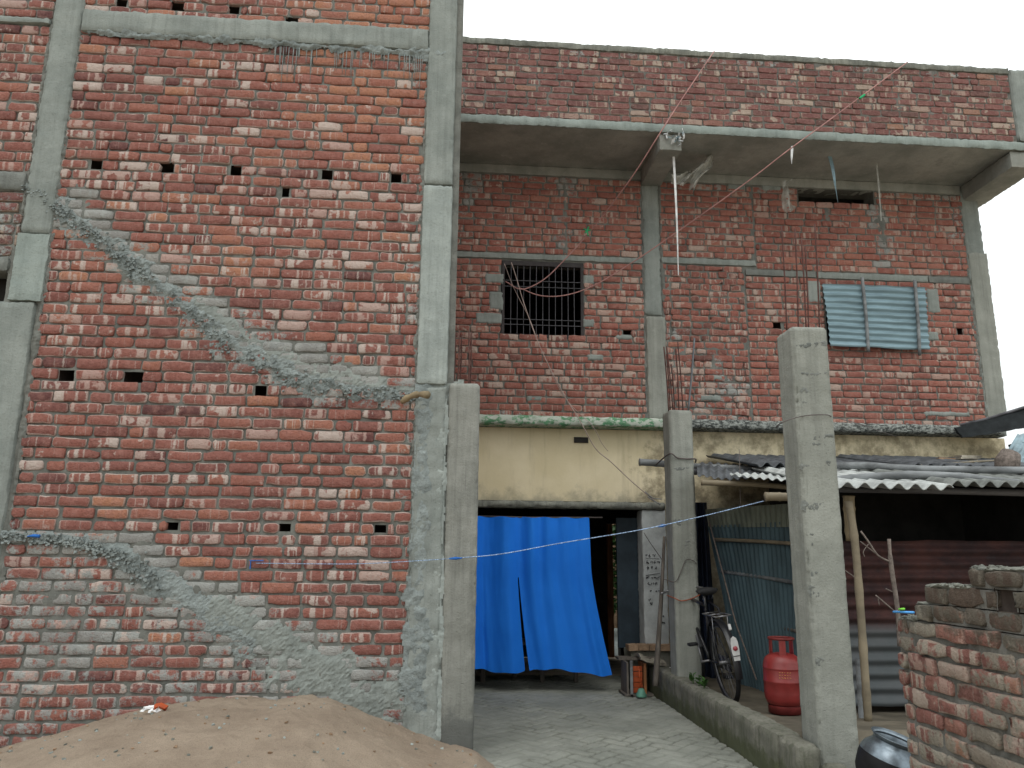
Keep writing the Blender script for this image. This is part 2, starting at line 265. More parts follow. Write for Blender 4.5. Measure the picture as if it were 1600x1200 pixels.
# ------------------------------------------------------------------ mesh tools
class MB:
    def __init__(s): s.v = []; s.f = []; s.c = []; s.l = {}; s.mi = []; s.mats = []
    def mat(s, m):
        m = M[m] if isinstance(m, str) else m
        if m not in s.mats: s.mats.append(m)
        return s.mats.index(m)
    def add(s, vs, fs, m, cols=None):
        o = len(s.v); k = s.mat(m); s.v += [tuple(v) for v in vs]; s.f += [tuple(i+o for i in f) for f in fs]; s.mi += [k]*len(fs)
        s.c += cols if cols else [(.5, .5, 0, .5)]*len(vs)
    def box(s, a, b, m, bev=0, jit=0):
        x0, y0, z0 = a; x1, y1, z1 = b
        vs = [Vector((x, y, z)) + Vector([rnd.uniform(-jit, jit) for _ in range(3)]) for x in (x0, x1) for y in (y0, y1) for z in (z0, z1)]
        s.add(vs, [(0, 1, 3, 2), (4, 6, 7, 5), (0, 4, 5, 1), (2, 3, 7, 6), (0, 2, 6, 4), (1, 5, 7, 3)], m)
    def tube(s, pts, r, m, n=8, closed=False, cap=True):
        pts = [Vector(p) for p in pts]; k = len(pts); rs = r if isinstance(r, (list, tuple)) else [r]*k; vs = []; prev = None
        for i, p in enumerate(pts):
            a = pts[(i-1) % k] if (closed or i > 0) else p; b = pts[(i+1) % k] if (closed or i < k-1) else p
            t = (b-a).normalized()
            if prev is None: prev = Vector((0, 0, 1)) if abs(t.z) < .9 else Vector((1, 0, 0))
            e = (prev - t*prev.dot(t)).normalized(); prev = e; g = t.cross(e)
            vs += [p + (e*math.cos(q*2*math.pi/n) + g*math.sin(q*2*math.pi/n))*rs[i] for q in range(n)]
        fs = [(i*n+q, i*n+(q+1) % n, ((i+1) % k)*n+(q+1) % n, ((i+1) % k)*n+q) for i in range(k if closed else k-1) for q in range(n)]
        if cap and not closed: fs += [tuple(range(n))[::-1], tuple(range((k-1)*n, k*n))]
        s.add(vs, fs, m)
    def lathe(s, prof, m, n=32, o=(0, 0, 0), mtx=None):
        o = Vector(o); vs = [Vector((r*math.cos(q*2*math.pi/n), r*math.sin(q*2*math.pi/n), z)) for r, z in prof for q in range(n)]
        if mtx: vs = [mtx @ v for v in vs]
        fs = [(i*n+q, i*n+(q+1) % n, (i+1)*n+(q+1) % n, (i+1)*n+q) for i in range(len(prof)-1) for q in range(n)]
        s.add([v+o for v in vs], fs, m)
    def grid(s, fn, nu, nv, m, keep=None, thick=None):
        vs = [fn(i/nu, j/nv) for j in range(nv+1) for i in range(nu+1)]; w = nu+1
        fs = [(j*w+i, j*w+i+1, (j+1)*w+i+1, (j+1)*w+i) for j in range(nv) for i in range(nu) if keep is None or keep((i+.5)/nu, (j+.5)/nv)]
        s.add(vs, fs, m)
        if thick:
            t = Vector(thick); s.add([Vector(v)+t for v in vs], [f[::-1] for f in fs], m)
            from collections import Counter
            e = Counter(); 
            for f in fs:
                for a, b in zip(f, f[1:]+f[:1]): e[frozenset((a, b))] += 1
            ed = [(a, b) for f in fs for a, b in zip(f, f[1:]+f[:1]) if e[frozenset((a, b))] == 1]
            vv = []; ff = []
            for a, b in ed:
                k = len(vv); vv += [vs[a], vs[b], Vector(vs[b])+t, Vector(vs[a])+t]; ff.append((k+3, k+2, k+1, k))
            s.add(vv, ff, m)
    def build(s, name, parent=None, smooth=False, color=False, sub=0, bevel=0):
        me = bpy.data.meshes.new(name); me.from_pydata(s.v, [], s.f)
        for m in s.mats: me.materials.append(m)
        me.polygons.foreach_set('material_index', s.mi)
        if smooth: me.polygons.foreach_set('use_smooth', [True]*len(s.f))
        if color:
            at = me.color_attributes.new('Col', 'FLOAT_COLOR', 'POINT'); at.data.foreach_set('color', np.array(s.c, dtype=np.float32).ravel())
            la = np.tile(np.array([.5, 1, .5, 1], dtype=np.float32), (len(s.v), 1))
            for i, q in s.l.items(): la[i:i+len(q)] = q
            lt = me.color_attributes.new('Loc', 'FLOAT_COLOR', 'POINT'); lt.data.foreach_set('color', la.ravel())
        me.update(); o = bpy.data.objects.new(name, me); COL.objects.link(o)
        if parent: 
            o.parent = parent; o.matrix_parent_inverse = Matrix.Translation(-parent.location)
        if bevel:
            b = o.modifiers.new('bevel', 'BEVEL'); b.width = bevel; b.segments = 2; b.limit_method = 'ANGLE'
        if sub:
            b = o.modifiers.new('sub', 'SUBSURF'); b.levels = b.render_levels = sub
        return o
def tag(o, label, cat=None, group=None, kind=None):
    if label: o['label'] = label
    if cat: o['category'] = cat
    if group: o['group'] = group
    if kind: o['kind'] = kind
    return o
def thing(name, label, cat, loc=(0, 0, 0), group=None, kind=None):
    o = bpy.data.objects.new(name, None); COL.objects.link(o); o.location = loc; o.empty_display_size = .1
    return tag(o, label, cat, group, kind)
def catmull(pts, n=6):
    pts = [Vector(p) for p in pts]; q = [pts[0]*2-pts[1]]+pts+[pts[-1]*2-pts[-2]]; out = []
    for i in range(1, len(q)-2):
        for k in range(n):
            t = k/n; a, b, c, d = q[i-1:i+3]
            out.append(.5*((2*b)+(c-a)*t+(2*a-5*b+4*c-d)*t*t+(3*b-a-3*c+d)*t**3))
    return out+[pts[-1]]
def nz(x, y, z=0., o=4): return noise.fractal(Vector((x, y, z)), .9, 2.1, o)
def sst(a, b, x):
    t = min(1, max(0, (x-a)/(b-a))); return t*t*(3-2*t)

class Face:
    """a wall face: origin, axis along the wall; z up; n outwards"""
    def __init__(s, o, a, n): s.o = Vector(o); s.a = Vector(a); s.n = Vector(n)
    def p(s, a, z, d=0.): return s.o + s.a*a + Vector((0, 0, z)) + s.n*d
def brick(mb, F, a0, a1, z0, z1, m, tone, eff, smear, jd=.004, back=.04, rough=1.):
    w, h = a1-a0, z1-z0; c = min(.009, w*.2)*rnd.uniform(.5, 1.9); j = lambda k: rnd.uniform(-k, k)*rough
    d0 = j(jd); rn = rnd.random(); sd = rnd.random()
    pts = [(c, 0), (w*.35, 0), (w*.68, 0), (w-c, 0), (w, c), (w, h-c), (w-c, h), (w*.66, h), (w*.33, h), (c, h), (0, h-c), (0, c)]
    sag = j(.004); rt = j(.014); hj0, hj1 = j(.003), j(.003)
    pts = [(x+j(.004), z+j(.0032)+(sag if .2 < x/w < .8 else 0)+rt*(x-w/2)+(hj0 if z < h/2 else hj1)) for x, z in pts]
    if rnd.random() < .12*rough:      # a knocked-off corner
        k = rnd.choice((0, 3, 6, 9)); x, z = pts[k]; pts[k] = (x+(w/2-x)*.14, z+(h/2-z)*.3)
    tilt = j(.006); tz = j(.004)
    def ring(ins, d):
        r = []
        for x, z in pts:
            x2 = x+(w/2-x)*min(.9, ins*2/w); z2 = z+(h/2-z)*min(.9, ins*2/h)
            r.append(F.p(a0+x2, z0+z2, d+d0+tilt*(x/w-.5)+tz*(z/h-.5)))
        return r
    vs = ring(0, -back)+ring(0, -.009)+ring(.002, -.0035)+ring(.0065, rnd.uniform(-.0006, .001)); n = 12
    lo = [(x/w, 0, rn, 1) for x, z in pts]*2+[(x/w, .07, rn, 1) for x, z in pts]+[(x/w, .26, rn, 1) for x, z in pts]
    for fx in (.25, .5, .75):
        vs.append(F.p(a0+w*fx, z0+h/2+sag*.5, d0+tilt*(fx-.5)+.0006)); lo.append((fx, 1., rn, 1))
    fs = [(k*n+i, k*n+(i+1) % n, (k+1)*n+(i+1) % n, (k+1)*n+i) for k in range(3) for i in range(n)]
    b = 3*n; A, B, C = 4*n, 4*n+1, 4*n+2
    fs += [(b+11, b, A), (b+10, b+11, A), (b+9, b+10, A), (b+8, b+9, A), (b, b+1, A), (b+1, B, A), (b+8, A, B), (b+1, b+2, B), (b+7, b+8, B), (b+2, C, B), (b+7, B, C), (b+2, b+3, C), (b+3, b+4, C), (b+4, b+5, C), (b+5, b+6, C), (b+6, b+7, C)]
    cc = (tone, eff, smear, sd); mb.l[len(mb.v)] = lo; mb.add(vs, fs, m, [cc]*len(vs))
def brickwork(mb, F, a0, a1, z0, z1, m, holes=(), tonef=None, smearf=None, mode='stretcher', pitch=.252, course=.086, joint=.017, missing=0., efff=None, ragged=0., jd=.004, rough=1.):
    nrow = max(1, round((z1-z0)/course)); ch = (z1-z0)/nrow
    for r in range(nrow):
        zb, zt = z0+r*ch, z0+(r+1)*ch; zc = (zb+zt)/2
        iv = [(a0, a1)]
        for (h0, h1, y0, y1) in holes:
            if y0 < zc < y1:
                nv = []
                for (p, q) in iv:
                    if h1 <= p or h0 >= q: nv.append((p, q))
                    else:
                        if h0 > p: nv.append((p, h0))
                        if h1 < q: nv.append((h1, q))
                iv = nv
        x = a0-(r % 2)*pitch*.5-rnd.uniform(0, .05); row = []
        hdr = mode == 'header' or (mode == 'mixed' and r % 2 == 0)
        while x < a1:
            w = pitch*rnd.uniform(.90, 1.02)
            if hdr: w = pitch*.5*rnd.uniform(.9, 1.1)
            elif rnd.random() < .20: w *= rnd.uniform(.42, .75)
            row.append((x, x+w)); x += w
        for (p, q) in iv:
            for (s, e) in row:
                s2, e2 = max(s, p), min(e, q)
                if e2-s2 < .045: continue
                if rnd.random() < missing: continue
                wob = .006*nz(s2*1.1, r*3.1, 0, 2)
                jz = joint*(1.1 if zc < 2.2 else .82); jt = jz*rnd.uniform(.6, 1.3); bj = jz*.42
                cx = (s2+e2)/2; t = rnd.gauss(.52, .2) if tonef is None else tonef(cx, zc)
                ef = rnd.random()**2.2 if efff is None else efff(cx, zc)
                if rnd.random() < .05: ef = 1.4
                brick(mb, F, s2+jt*.5, e2-jt*.5, zb+wob+bj, zt+wob-bj, m, min(1, max(0, t)), ef, 0 if smearf is None else smearf(cx, zc), jd, rough=rough)
def sheet(mb, F, a0, a1, z0, z1, res, m, hf, holes=()):
    nu, nv = max(1, round((a1-a0)/res)), max(1, round((z1-z0)/res))
    def keep(s, t):
        a, z = a0+(a1-a0)*s, z0+(z1-z0)*t
        return not any(h0 < a < h1 and y0 < z < y1 for h0, h1, y0, y1 in holes)
    mb.grid(lambda s, t: F.p(a0+(a1-a0)*s, z0+(z1-z0)*t, hf(a0+(a1-a0)*s, z0+(z1-z0)*t)), nu, nv, m, keep)
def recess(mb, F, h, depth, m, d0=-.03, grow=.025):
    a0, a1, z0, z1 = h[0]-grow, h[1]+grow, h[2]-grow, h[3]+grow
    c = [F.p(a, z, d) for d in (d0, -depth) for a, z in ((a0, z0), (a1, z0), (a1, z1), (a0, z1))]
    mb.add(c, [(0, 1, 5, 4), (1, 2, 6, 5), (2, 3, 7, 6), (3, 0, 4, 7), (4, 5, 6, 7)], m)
def mortar_h(smearf=None, base=-.016, amp=.012):
    def f(a, z):
        s = smearf(a, z) if smearf else 0
        return base+amp*nz(a*9, z*9, 3.3, 3)+min(1, s)*(.008+.010*nz(a*14, z*14, 7, 3))
    return f
def rough_box(mb, a, b, m, res=.03, amp=.004, edge=.006, seed=0., faces='xyz', taper=0):
    """box with worn, uneven faces and chipped edges"""
    a = Vector(a); b = Vector(b); c = (a+b)/2; h = (b-a)/2
    def disp(p):
        q = (p-c); s = [abs(q[i])/h[i] if h[i] else 0 for i in range(3)]
        e = sum(1 for x in s if x > .999)
        n = Vector((nz(p.x*11, p.y*11, p.z*11+seed), nz(p.x*11+9, p.y*11, p.z*11+seed), nz(p.x*11, p.y*11+9, p.z*11+seed)))
        k = amp+(edge*max(0, nz(p.x*23+5, p.y*23, p.z*23+seed)) if e > 1 else 0)
        o = p+n*k
        if e > 1: o -= Vector([math.copysign(1, q[i]) if s[i] > .999 else 0 for i in range(3)])*edge*(.5+abs(nz(p.x*30, p.y*30, p.z*30+seed)))
        return o
    def fc(fix, val, i, j, flip):
        nu = max(1, round((b[i]-a[i])/res)); nv = max(1, round((b[j]-a[j])/res)); vs = []
        for y in range(nv+1):
            for x in range(nu+1):
                p = Vector((0, 0, 0)); p[fix] = val; p[i] = a[i]+(b[i]-a[i])*x/nu; p[j] = a[j]+(b[j]-a[j])*y/nv; vs.append(disp(p))
        w = nu+1; fs = [(y*w+x, y*w+x+1, (y+1)*w+x+1, (y+1)*w+x) for y in range(nv) for x in range(nu)]
        if flip: fs = [f[::-1] for f in fs]
        mb.add(vs, fs, m)
    fc(0, a.x, 1, 2, True); fc(0, b.x, 1, 2, False); fc(1, a.y, 0, 2, False); fc(1, b.y, 0, 2, True); fc(2, a.z, 0, 1, True); fc(2, b.z, 0, 1, False)
def polydist(poly, a, z):
    best = (9, 0)
    for (x0, y0, w0), (x1, y1, w1) in zip(poly, poly[1:]):
        dx, dy = x1-x0, y1-y0; t = max(0, min(1, ((a-x0)*dx+(z-y0)*dy)/(dx*dx+dy*dy))); d = math.hypot(a-x0-dx*t, z-y0-dy*t)/(w0+(w1-w0)*t)
        if d < best[0]: best = (d, t)
    return best[0]
def bandmesh(mb, F, poly, m, res=.013, h=.022, amp=.012, rag=.45, dbase=0.):
    a0 = min(p[0]-p[2]*1.6 for p in poly); a1 = max(p[0]+p[2]*1.6 for p in poly); z0 = min(p[1]-p[2]*1.6 for p in poly); z1 = max(p[1]+p[2]*1.6 for p in poly)
    nu, nv = round((a1-a0)/res), round((z1-z0)/res); idx = {}; vs = []; H = {}
    for j in range(nv+1):
        for i in range(nu+1):
            a, z = a0+i*res, z0+j*res; d = polydist(poly, a, z)
            if d > 1.9: continue
            d += rag*nz(a*6, z*6, 1.5, 5)+.25*nz(a*25, z*25, 4, 3)
            H[i, j] = (d, a, z)
    for j in range(nv):
        for i in range(nu):
            q = [(i, j), (i+1, j), (i+1, j+1), (i, j+1)]
            if not all(k in H for k in q): continue
            if sum(H[k][0] for k in q)/4 > 1: continue
            f = []
            for k in q:
                if k not in idx:
                    d, a, z = H[k]; e = sst(1.05, .3, d); n1 = nz(a*17, z*17, 2, 5); n2 = nz(a*55, z*55, 2, 3)
                    hh = dbase-.006+(h+amp*n1)*e+.006*n2*e
                    idx[k] = len(vs); vs.append(F.p(a, z, hh))
                f.append(idx[k])
            mb.f.append(tuple(x+len(mb.v) for x in f)); mb.mi.append(mb.mat(m))
    mb.v += [tuple(v) for v in vs]; mb.c += [(.5, .5, 0, .5)]*len(vs)

# ================================================================== SETTING
g = MB(); 
g.grid(lambda s, t: Vector((-150+300*s, -150+300*t, -.03)), 30, 30, 'dirt')
tag(g.build('ground'), 'bare brown dirt ground around the buildings', kind='structure')
# walkway of zig-zag bricks under a cement wash, from the camera to the doorway and through the house
g = MB()
def walk_h(x, y):
    # herringbone relief
    c = .125; u, v = (x+y)*.7071, (x-y)*.7071; i, j = math.floor(u/c), math.floor(v/c); fu, fv = u/c-i, v/c-j
    k = (i+j) % 4; e = .12; gap = 0
    L_, R_, B_, T_ = (k != 1), (k != 0), (k != 3), (k != 2)
    if (fu < e and L_) or (fu > 1-e and R_) or (fv < e and B_) or (fv > 1-e and T_): gap = 1
    wear = sst(-.15, .25, nz(x*1.3, y*1.3, 2, 3))
    walk_h.g = gap*(.25+.75*wear)
    return -.013*gap*(.3+.7*wear)+.012*nz(x*1.7, y*1.7, 0, 4)+.003*nz(x*15, y*15, 0, 3)
g.grid(lambda s, t: Vector((-.6+2.95*s, 4.0+6.2*t, walk_h(-.6+2.95*s, 4.0+6.2*t))), 260, 460, 'paving')
for i, v in enumerate(g.v): walk_h(v[0], v[1]); g.c[i] = (walk_h.g, 0, 0, 1)
tag(g.build('path', smooth=True, color=True), 'grey cement washed brick walkway leading to the doorway', kind='structure')
g = MB(); g.grid(lambda s, t: Vector((2.3+5*s, 3.2+5.95*t, ((.30-.12*sst(5.3, 7.2, 3.2+5.95*t)) if 3.2+5.95*t > 5.5 else .11)+.012*nz((2.3+5*s)*3, (3.2+6*t)*3, 1, 4))), 100, 120, 'yard')
tag(g.build('yard_floor', smooth=True), 'raised bare earth floor behind the low wall', kind='structure')
# sand
SP = [(-40, 1185), (0, 1172), (60, 1155), (130, 1135), (190, 1118), (250, 1102), (310, 1096), (370, 1093), (430, 1094), (480, 1088), (520, 1095), (560, 1112), (640, 1146), (700, 1158), (745, 1162), (790, 1200)]
crest = [(P(u, v, Y=5.98).x, P(u, v, Y=5.98).z) for u, v in SP]
crest = [(-5.5, .06)]+crest+[(.75, -.05), (3, -.05)]
def crz(x):
    for (x0, z0), (x1, z1) in zip(crest, crest[1:]):
        if x0 <= x <= x1: return z0+(z1-z0)*(x-x0)/(x1-x0)
    return -.05
def sand_z(x, y):
    c = crz(x); t = sst(2.6, 5.7, y); z = -.02+(c+.02)*t+(.10*math.exp(-((x+1.6)**2)/.9-((y-5.3)**2)/.25) if c > .2 else 0)*.25
    edge_on = True
    if edge_on:
        edge = sst(.85, .10, x+.30*nz(y*1.5, 3, 0, 3)+(y-5.2)*.12); z = z*edge-.06*(1-edge)
    return z+.018*nz(x*2.6, y*2.6, 1, 5)*t*1.5+.010*nz(x*14, y*14, 5, 4)
g = MB(); g.grid(lambda s, t: Vector((-5.5+6.7*s, 1.5+4.53*t, sand_z(-5.5+6.7*s, 1.5+4.53*t))), 300, 210, 'sand')
tag(g.build('sand_pile', smooth=True), 'heap of brown building sand piled against the foot of the left brick wall', 'sand pile')

# ================================================================== LEFT BUILDING
YL = 6.0; FL = Face((0, YL, 0), (1, 0, 0), (0, -1, 0))
def pl(u, v, Y=YL): q = P(u, v, Y=Y); return q.x, q.z
LB = thing('brick_building', 'tall unfinished red brick building with grey concrete columns on the left', 'building', (-1.8, 6.2, 0))
sc1 = [(*pl(u, v), w*6.2/1225) for u, v, w in ((40, 285, 18), (75, 305, 24), (110, 335, 27), (150, 362, 28), (195, 395, 27), (240, 432, 30), (300, 478, 34), (345, 515, 38), (400, 550, 38), (450, 575, 38), (500, 592, 36), (560, 605, 28), (610, 612, 22), (660, 615, 24), (705, 612, 22))]
sc2 = [(*pl(u, v), w*6.2/1225) for u, v, w in ((-40, 832, 14), (20, 838, 14), (70, 840, 14), (120, 846, 17), (160, 856, 20), (205, 880, 27), (240, 905, 30), (290, 935, 32), (340, 965, 38), (390, 1000, 42), (430, 1030, 50), (480, 1060, 50), (540, 1090, 52), (600, 1115, 48), (680, 1130, 40))]
tbm = [(*pl(u, v), w*6.2/1225) for u, v, w in ((140, 50, 6), (300, 60, 7), (450, 70, 9), (560, 77, 11), (700, 87, 11))]
def bandz(poly, a):
    for (x0, y0, _), (x1, y1, _) in zip(poly, poly[1:]):
        if x0 <= a <= x1: return y0+(y1-y0)*(a-x0)/(x1-x0)
    return 99 if a < poly[0][0] else poly[-1][1]
def smearL(a, z):
    zq = math.floor(z/.172)*.172
    for poly, wd, lo in ((sc1, .19, -3.1), (sc2, .13, -2.45)):
        if lo < a < -.5:
            bz = bandz(poly, a)
            if bz-.03 < z and zq < bz+wd*(.75+.5*nz(math.floor(a*4), zq*3, 2, 2)): return 1.7
    d1 = polydist(sc1, a, z); d2 = polydist(sc2, a, z); s = max(sst(1.5, 1.0, d1)*.6, sst(1.6, 1.0, d2)*.8)
    # cement slop low on the left part of the wall
    if z < 1.55:
        s = max(s, sst(1.55, 1.2, z)*sst(-1.1, -2.0, a)*(.56+.6*nz(a*1.6, z*1.6, 8, 3)))
    if z < .75: s = max(s, .55*sst(.75, .35, z))
    if z > 5.15: s = max(s, sst(5.15, 5.5, z)*.35*sst(-1.6, -.9, a))
    s = max(s, sst(-.44, -.33, a)*.5)
    return min(1., max(0., s))
zones = lambda u0, v0, u1, v1: (pl(u0, v1), pl(u1, v0))
def toneL(a, z):
    t = rnd.gauss(.5, .17); n = nz(a*.9, z*.9, 5, 3); t += .18*n
    if z > 4.35 and a > -1.9: t += .34*sst(4.35, 4.7, z)*sst(-1.9, -1.2, a)
    if 3.4 < z < 4.3 and -3 < a < -1.7: t += .20
    if rnd.random() < .07: t -= .3
    if rnd.random() < .07: t += .28
    return t
def effL(a, z):
    e = rnd.random()**1.9; 
    if 3.2 < z < 4.6: e = rnd.random()**1.1
    if z > 4.6 and a > -1.7: e *= .55
    return e
xcolL, xcolR = -3.175, -.285   # brick panel between left column and corner column
def putlog(u, v, w=22, h=19, Y=YL): a, z = pl(u, v, Y); k = (Y+.2)/1225; return (a-w*k/2, a+w*k/2, z-h*k/2-.005, z+h*k/2+.005)
zbeam0, zbeam1 = pl(400, 64)[1], pl(400, 33)[1]
HL = [putlog(*q) for q in ((150, 258, 17, 14), (261, 264, 20, 16), (368, 271, 17, 14), (511, 272, 18, 14), (447, 294, 14, 14), (618, 281, 18, 14), (104, 592, 22, 19), (206, 595, 25, 19), (407, 605, 20, 15), (270, 824, 17, 19), (446, 823, 15, 17), (595, 826, 18, 18))]
HL2 = [putlog(*q) for q in ((190, 9, 17, 16), (276, 14, 19, 16), (366, 20, 17, 17), (455, 27, 20, 17))]
w = MB()
# snap putlog holes to brick courses
def snap(h, z0, z1, course=.086):
    n = max(1, round((z1-z0)/course)); c = (z1-z0)/n; k = math.floor(((h[2]+h[3])/2-z0)/c); return (h[0], h[1], z0+k*c+.003, z0+(k+1)*c-.003)
ZB, ZT = -.05, zbeam0+.06
HL = [snap(h, ZB, ZT) for h in HL]; HL2 = [snap(h, zbeam1-.02, 6.6) for h in HL2]
brickwork(w, FL, xcolL, xcolR, ZB, ZT, 'brick', HL, toneL, smearL, efff=effL)
brickwork(w, FL, xcolL, xcolR, zbeam1-.02, 6.6, 'brick', HL2, toneL, None, efff=effL)
brickwork(w, FL, -4.6, -3.4, zbeam1-.09, 6.6, 'brick', (), toneL, None, efff=effL)
zl1, zl0 = pl(30, 268)[1], pl(30, 300)[1]
brickwork(w, FL, -4.6, -3.40, zl1, zbeam1-.16, 'brick', (), toneL, None, efff=effL)
zo1, zo0 = pl(10, 425)[1], pl(10, 515)[1]
brickwork(w, FL, -4.6, -3.40, pl(10, 400)[1], zl0, 'brick_dull', (), lambda a, z: rnd.gauss(.3, .15), lambda a, z: .5)
brickwork(w, FL, -4.6, -3.40, -.05, zo0-.02, 'brick', (), toneL, smearL, efff=effL)
mh = mortar_h(smearL)
VOID = (-4.4, -3.462, zo0, zo1)
sheet(w, FL, -4.6, .0, -.05, 6.6, .028, 'mortar', mh, HL+HL2+[VOID])
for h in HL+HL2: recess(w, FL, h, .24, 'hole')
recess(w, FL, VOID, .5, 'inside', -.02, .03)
bandmesh(w, FL, [(xcolL+.012, -.05, .016), (xcolL+.006, 3.2, .018), (xcolL+.014, 5.6, .016)], 'mortar', .009, .010, .014, 1.5)
bandmesh(w, FL, [(-.296, .2, .020), (-.292, 2.7, .020), (-.296, 5.5, .016)], 'mortar', .009, .012, .016, 1.5)
bandmesh(w, FL, [(-3.41, 3.9, .014), (-3.40, 5.7, .014)], 'mortar', .009, .010, .014, 1.5)
# side wall facing the walkway
FS = Face((-.05, 6.26, 0), (0, 1, 0), (1, 0, 0))
brickwork(w, FS, 0, 2.75, -.05, 6.6, 'brick', (), toneL, None)
sheet(w, FS, -.02, 2.8, -.05, 6.6, .06, 'mortar', mortar_h(None))
w.build('wall', LB, smooth=True, color=True)
w = MB(); w.box((-4.6, YL+.26, 0), (-.075, 12, 6.6), 'inside'); w.build('core', LB)
# columns of the left building
w = MB(); rough_box(w, (-3.40, YL-.022, 3.86), (xcolL+.01, YL+.22, 6.65), 'conc', .03, .005, .016, 1.)
w.build('column', LB, smooth=True)
w = MB(); rough_box(w, (-3.41, YL-.023, 3.312), (xcolL+.012, YL+.22, 3.859), 'conc_mid', .03, .007, .004, 2.)
rough_box(w, (-3.48, YL-.018, -.1), (-3.205, YL+.22, 3.31), 'conc', .035, .005, .014, 3.)
w.build('column', LB, smooth=True)
w = MB(); rough_box(w, (-.292, YL-.03, 4.42), (-.055, YL+.22, 6.65), 'conc', .025, .004, .012, 4.)
rough_box(w, (-.292, YL-.034, 2.74), (-.052, YL+.22, 4.415), 'conc_light', .025, .004, .010, 5.)
w.build('column', LB, smooth=True)
w = MB(); rough_box(w, (-.296, YL-.022, -.1), (-.04, YL+.22, 2.735), 'conc', .022, .010, .022, 6.)
bandmesh(w, FL, [(-.23, 2.66, .07), (-.22, 1.5, .07), (-.20, .3, .10)], 'conc_scar', .012, .014, .012, .9, .018)
bandmesh(w, FL, [(-.075, 2.6, .045), (-.085, 1.2, .04), (-.07, .15, .07)], 'conc_light', .012, .007, .007, .9, .018)
w.build('column', LB, smooth=True)
# beams
w = MB()
def beamtop(u): return pl(u, 17+(u-153)*.0626)[1]
rough_box(w, (xcolL+.012, YL-.030, zbeam0-.01), (-.29, YL+.2, zbeam1+.01), 'conc', .03, .006, .012, 7.)
bandmesh(w, FL, [(a, z, q*.8) for a, z, q in tbm], 'conc_scar', .010, .018, .022, 1.2, .012)
for k in range(48):
    a = rnd.uniform(-1.6, -.3); zz = pl(560, 84)[1]; l = rnd.uniform(.05, .4)*rnd.random()+.04
    w.tube([FL.p(a, zz+.02, .012), FL.p(a+rnd.uniform(-.004, .004), zz-l*.6, .006), FL.p(a, zz-l, .003)], [.0035, .003, .001], 'conc_scar', 5)
w.build('floor_beam', LB, smooth=True)
w = MB(); rough_box(w, (-4.6, YL-.024, zbeam1-.155), (-3.41, YL+.2, zbeam1-.095), 'conc', .03, .005, .01, 8.); w.build('floor_beam', LB, smooth=True); w = MB()
rough_box(w, (-4.6, YL-.024, zl0+.002), (-3.41, YL+.2, zl1-.002), 'conc_dark', .03, .006, .014, 9.); w.build('floor_beam', LB, smooth=True)
w = MB(); rough_box(w, (-4.6, YL-.022, zo1), (-3.44, YL+.2, pl(10, 400)[1]-.003), 'conc_dark', .03, .008, .014, 10.); w.build('lintel', LB, smooth=True)
w = MB(); bandmesh(w, FL, [(a-.02*0, z-.03, q*.62) for a, z, q in sc1], 'conc_scar', .0105, .012, .016, .85)
bandmesh(w, FL, [(a+.05, z+.02, q*.55) for a, z, q in sc1[6:]], 'conc', .016, .008, .006, .8)
for k in range(520):   # loose aggregate crumbs along the torn stair edge
    i = rnd.randrange(len(sc1)-2); t = rnd.random(); a = sc1[i][0]*(1-t)+sc1[i+1][0]*t; z = sc1[i][1]*(1-t)+sc1[i+1][1]*t; wd = sc1[i][2]
    a += rnd.gauss(-.1, .25)*wd; z += rnd.gauss(-.32, .25)*wd; r = rnd.uniform(.003, .010); c = FL.p(a, z, .012+rnd.random()*.012)
    w.box(c-Vector((r, r, r*.8)), c+Vector((r, r, r*.8)), 'conc_scar', jit=r*.6)
w.build('stair_scar', LB, color=True)
w = MB(); bandmesh(w, FL, [(a, z, q*.62) for a, z, q in sc2[:10]], 'conc_scar', .013, .013, .007, .7)
bandmesh(w, FL, [(a+.05, z+.05, q*.75) for a, z, q in sc2[8:]], 'conc', .017, .015, .006, .9)
for k in range(350):
    i = rnd.randrange(6); t = rnd.random(); a = sc2[i][0]*(1-t)+sc2[i+1][0]*t; z = sc2[i][1]*(1-t)+sc2[i+1][1]*t; wd = sc2[i][2]
    a += rnd.gauss(0, .3)*wd; z += rnd.gauss(-.1, .3)*wd; r = rnd.uniform(.004, .011); c = FL.p(a, z, .012+rnd.random()*.010)
    w.box(c-Vector((r, r, r*.8)), c+Vector((r, r, r*.8)), 'conc_scar', jit=r*.6)
w.build('stair_scar', LB)
# plaster-blue crayon marks on the wall
w = MB()
for pts in (((390, 876), (412, 876)), ((392, 877), (391, 889))):
    w.tube([FL.p(*pl(u, v), .006) for u, v in pts], .004, 'knot', 5)
w.build('paint_mark', LB)
# bamboo stub in the wall
bs = MB(); q = [P(628, 628, Y=5.93), P(640, 620, Y=5.86), P(655, 616, Y=5.80), P(668, 617, Y=5.72)]
bs.tube(catmull(q, 4), [.018, .022, .026, .028]*3+[.03], 'bamboo_brown', 10)
tag(bs.build('bamboo_stub', smooth=True), 'short brown bamboo stub poking out of the left brick building beside its corner column', 'bamboo stub')

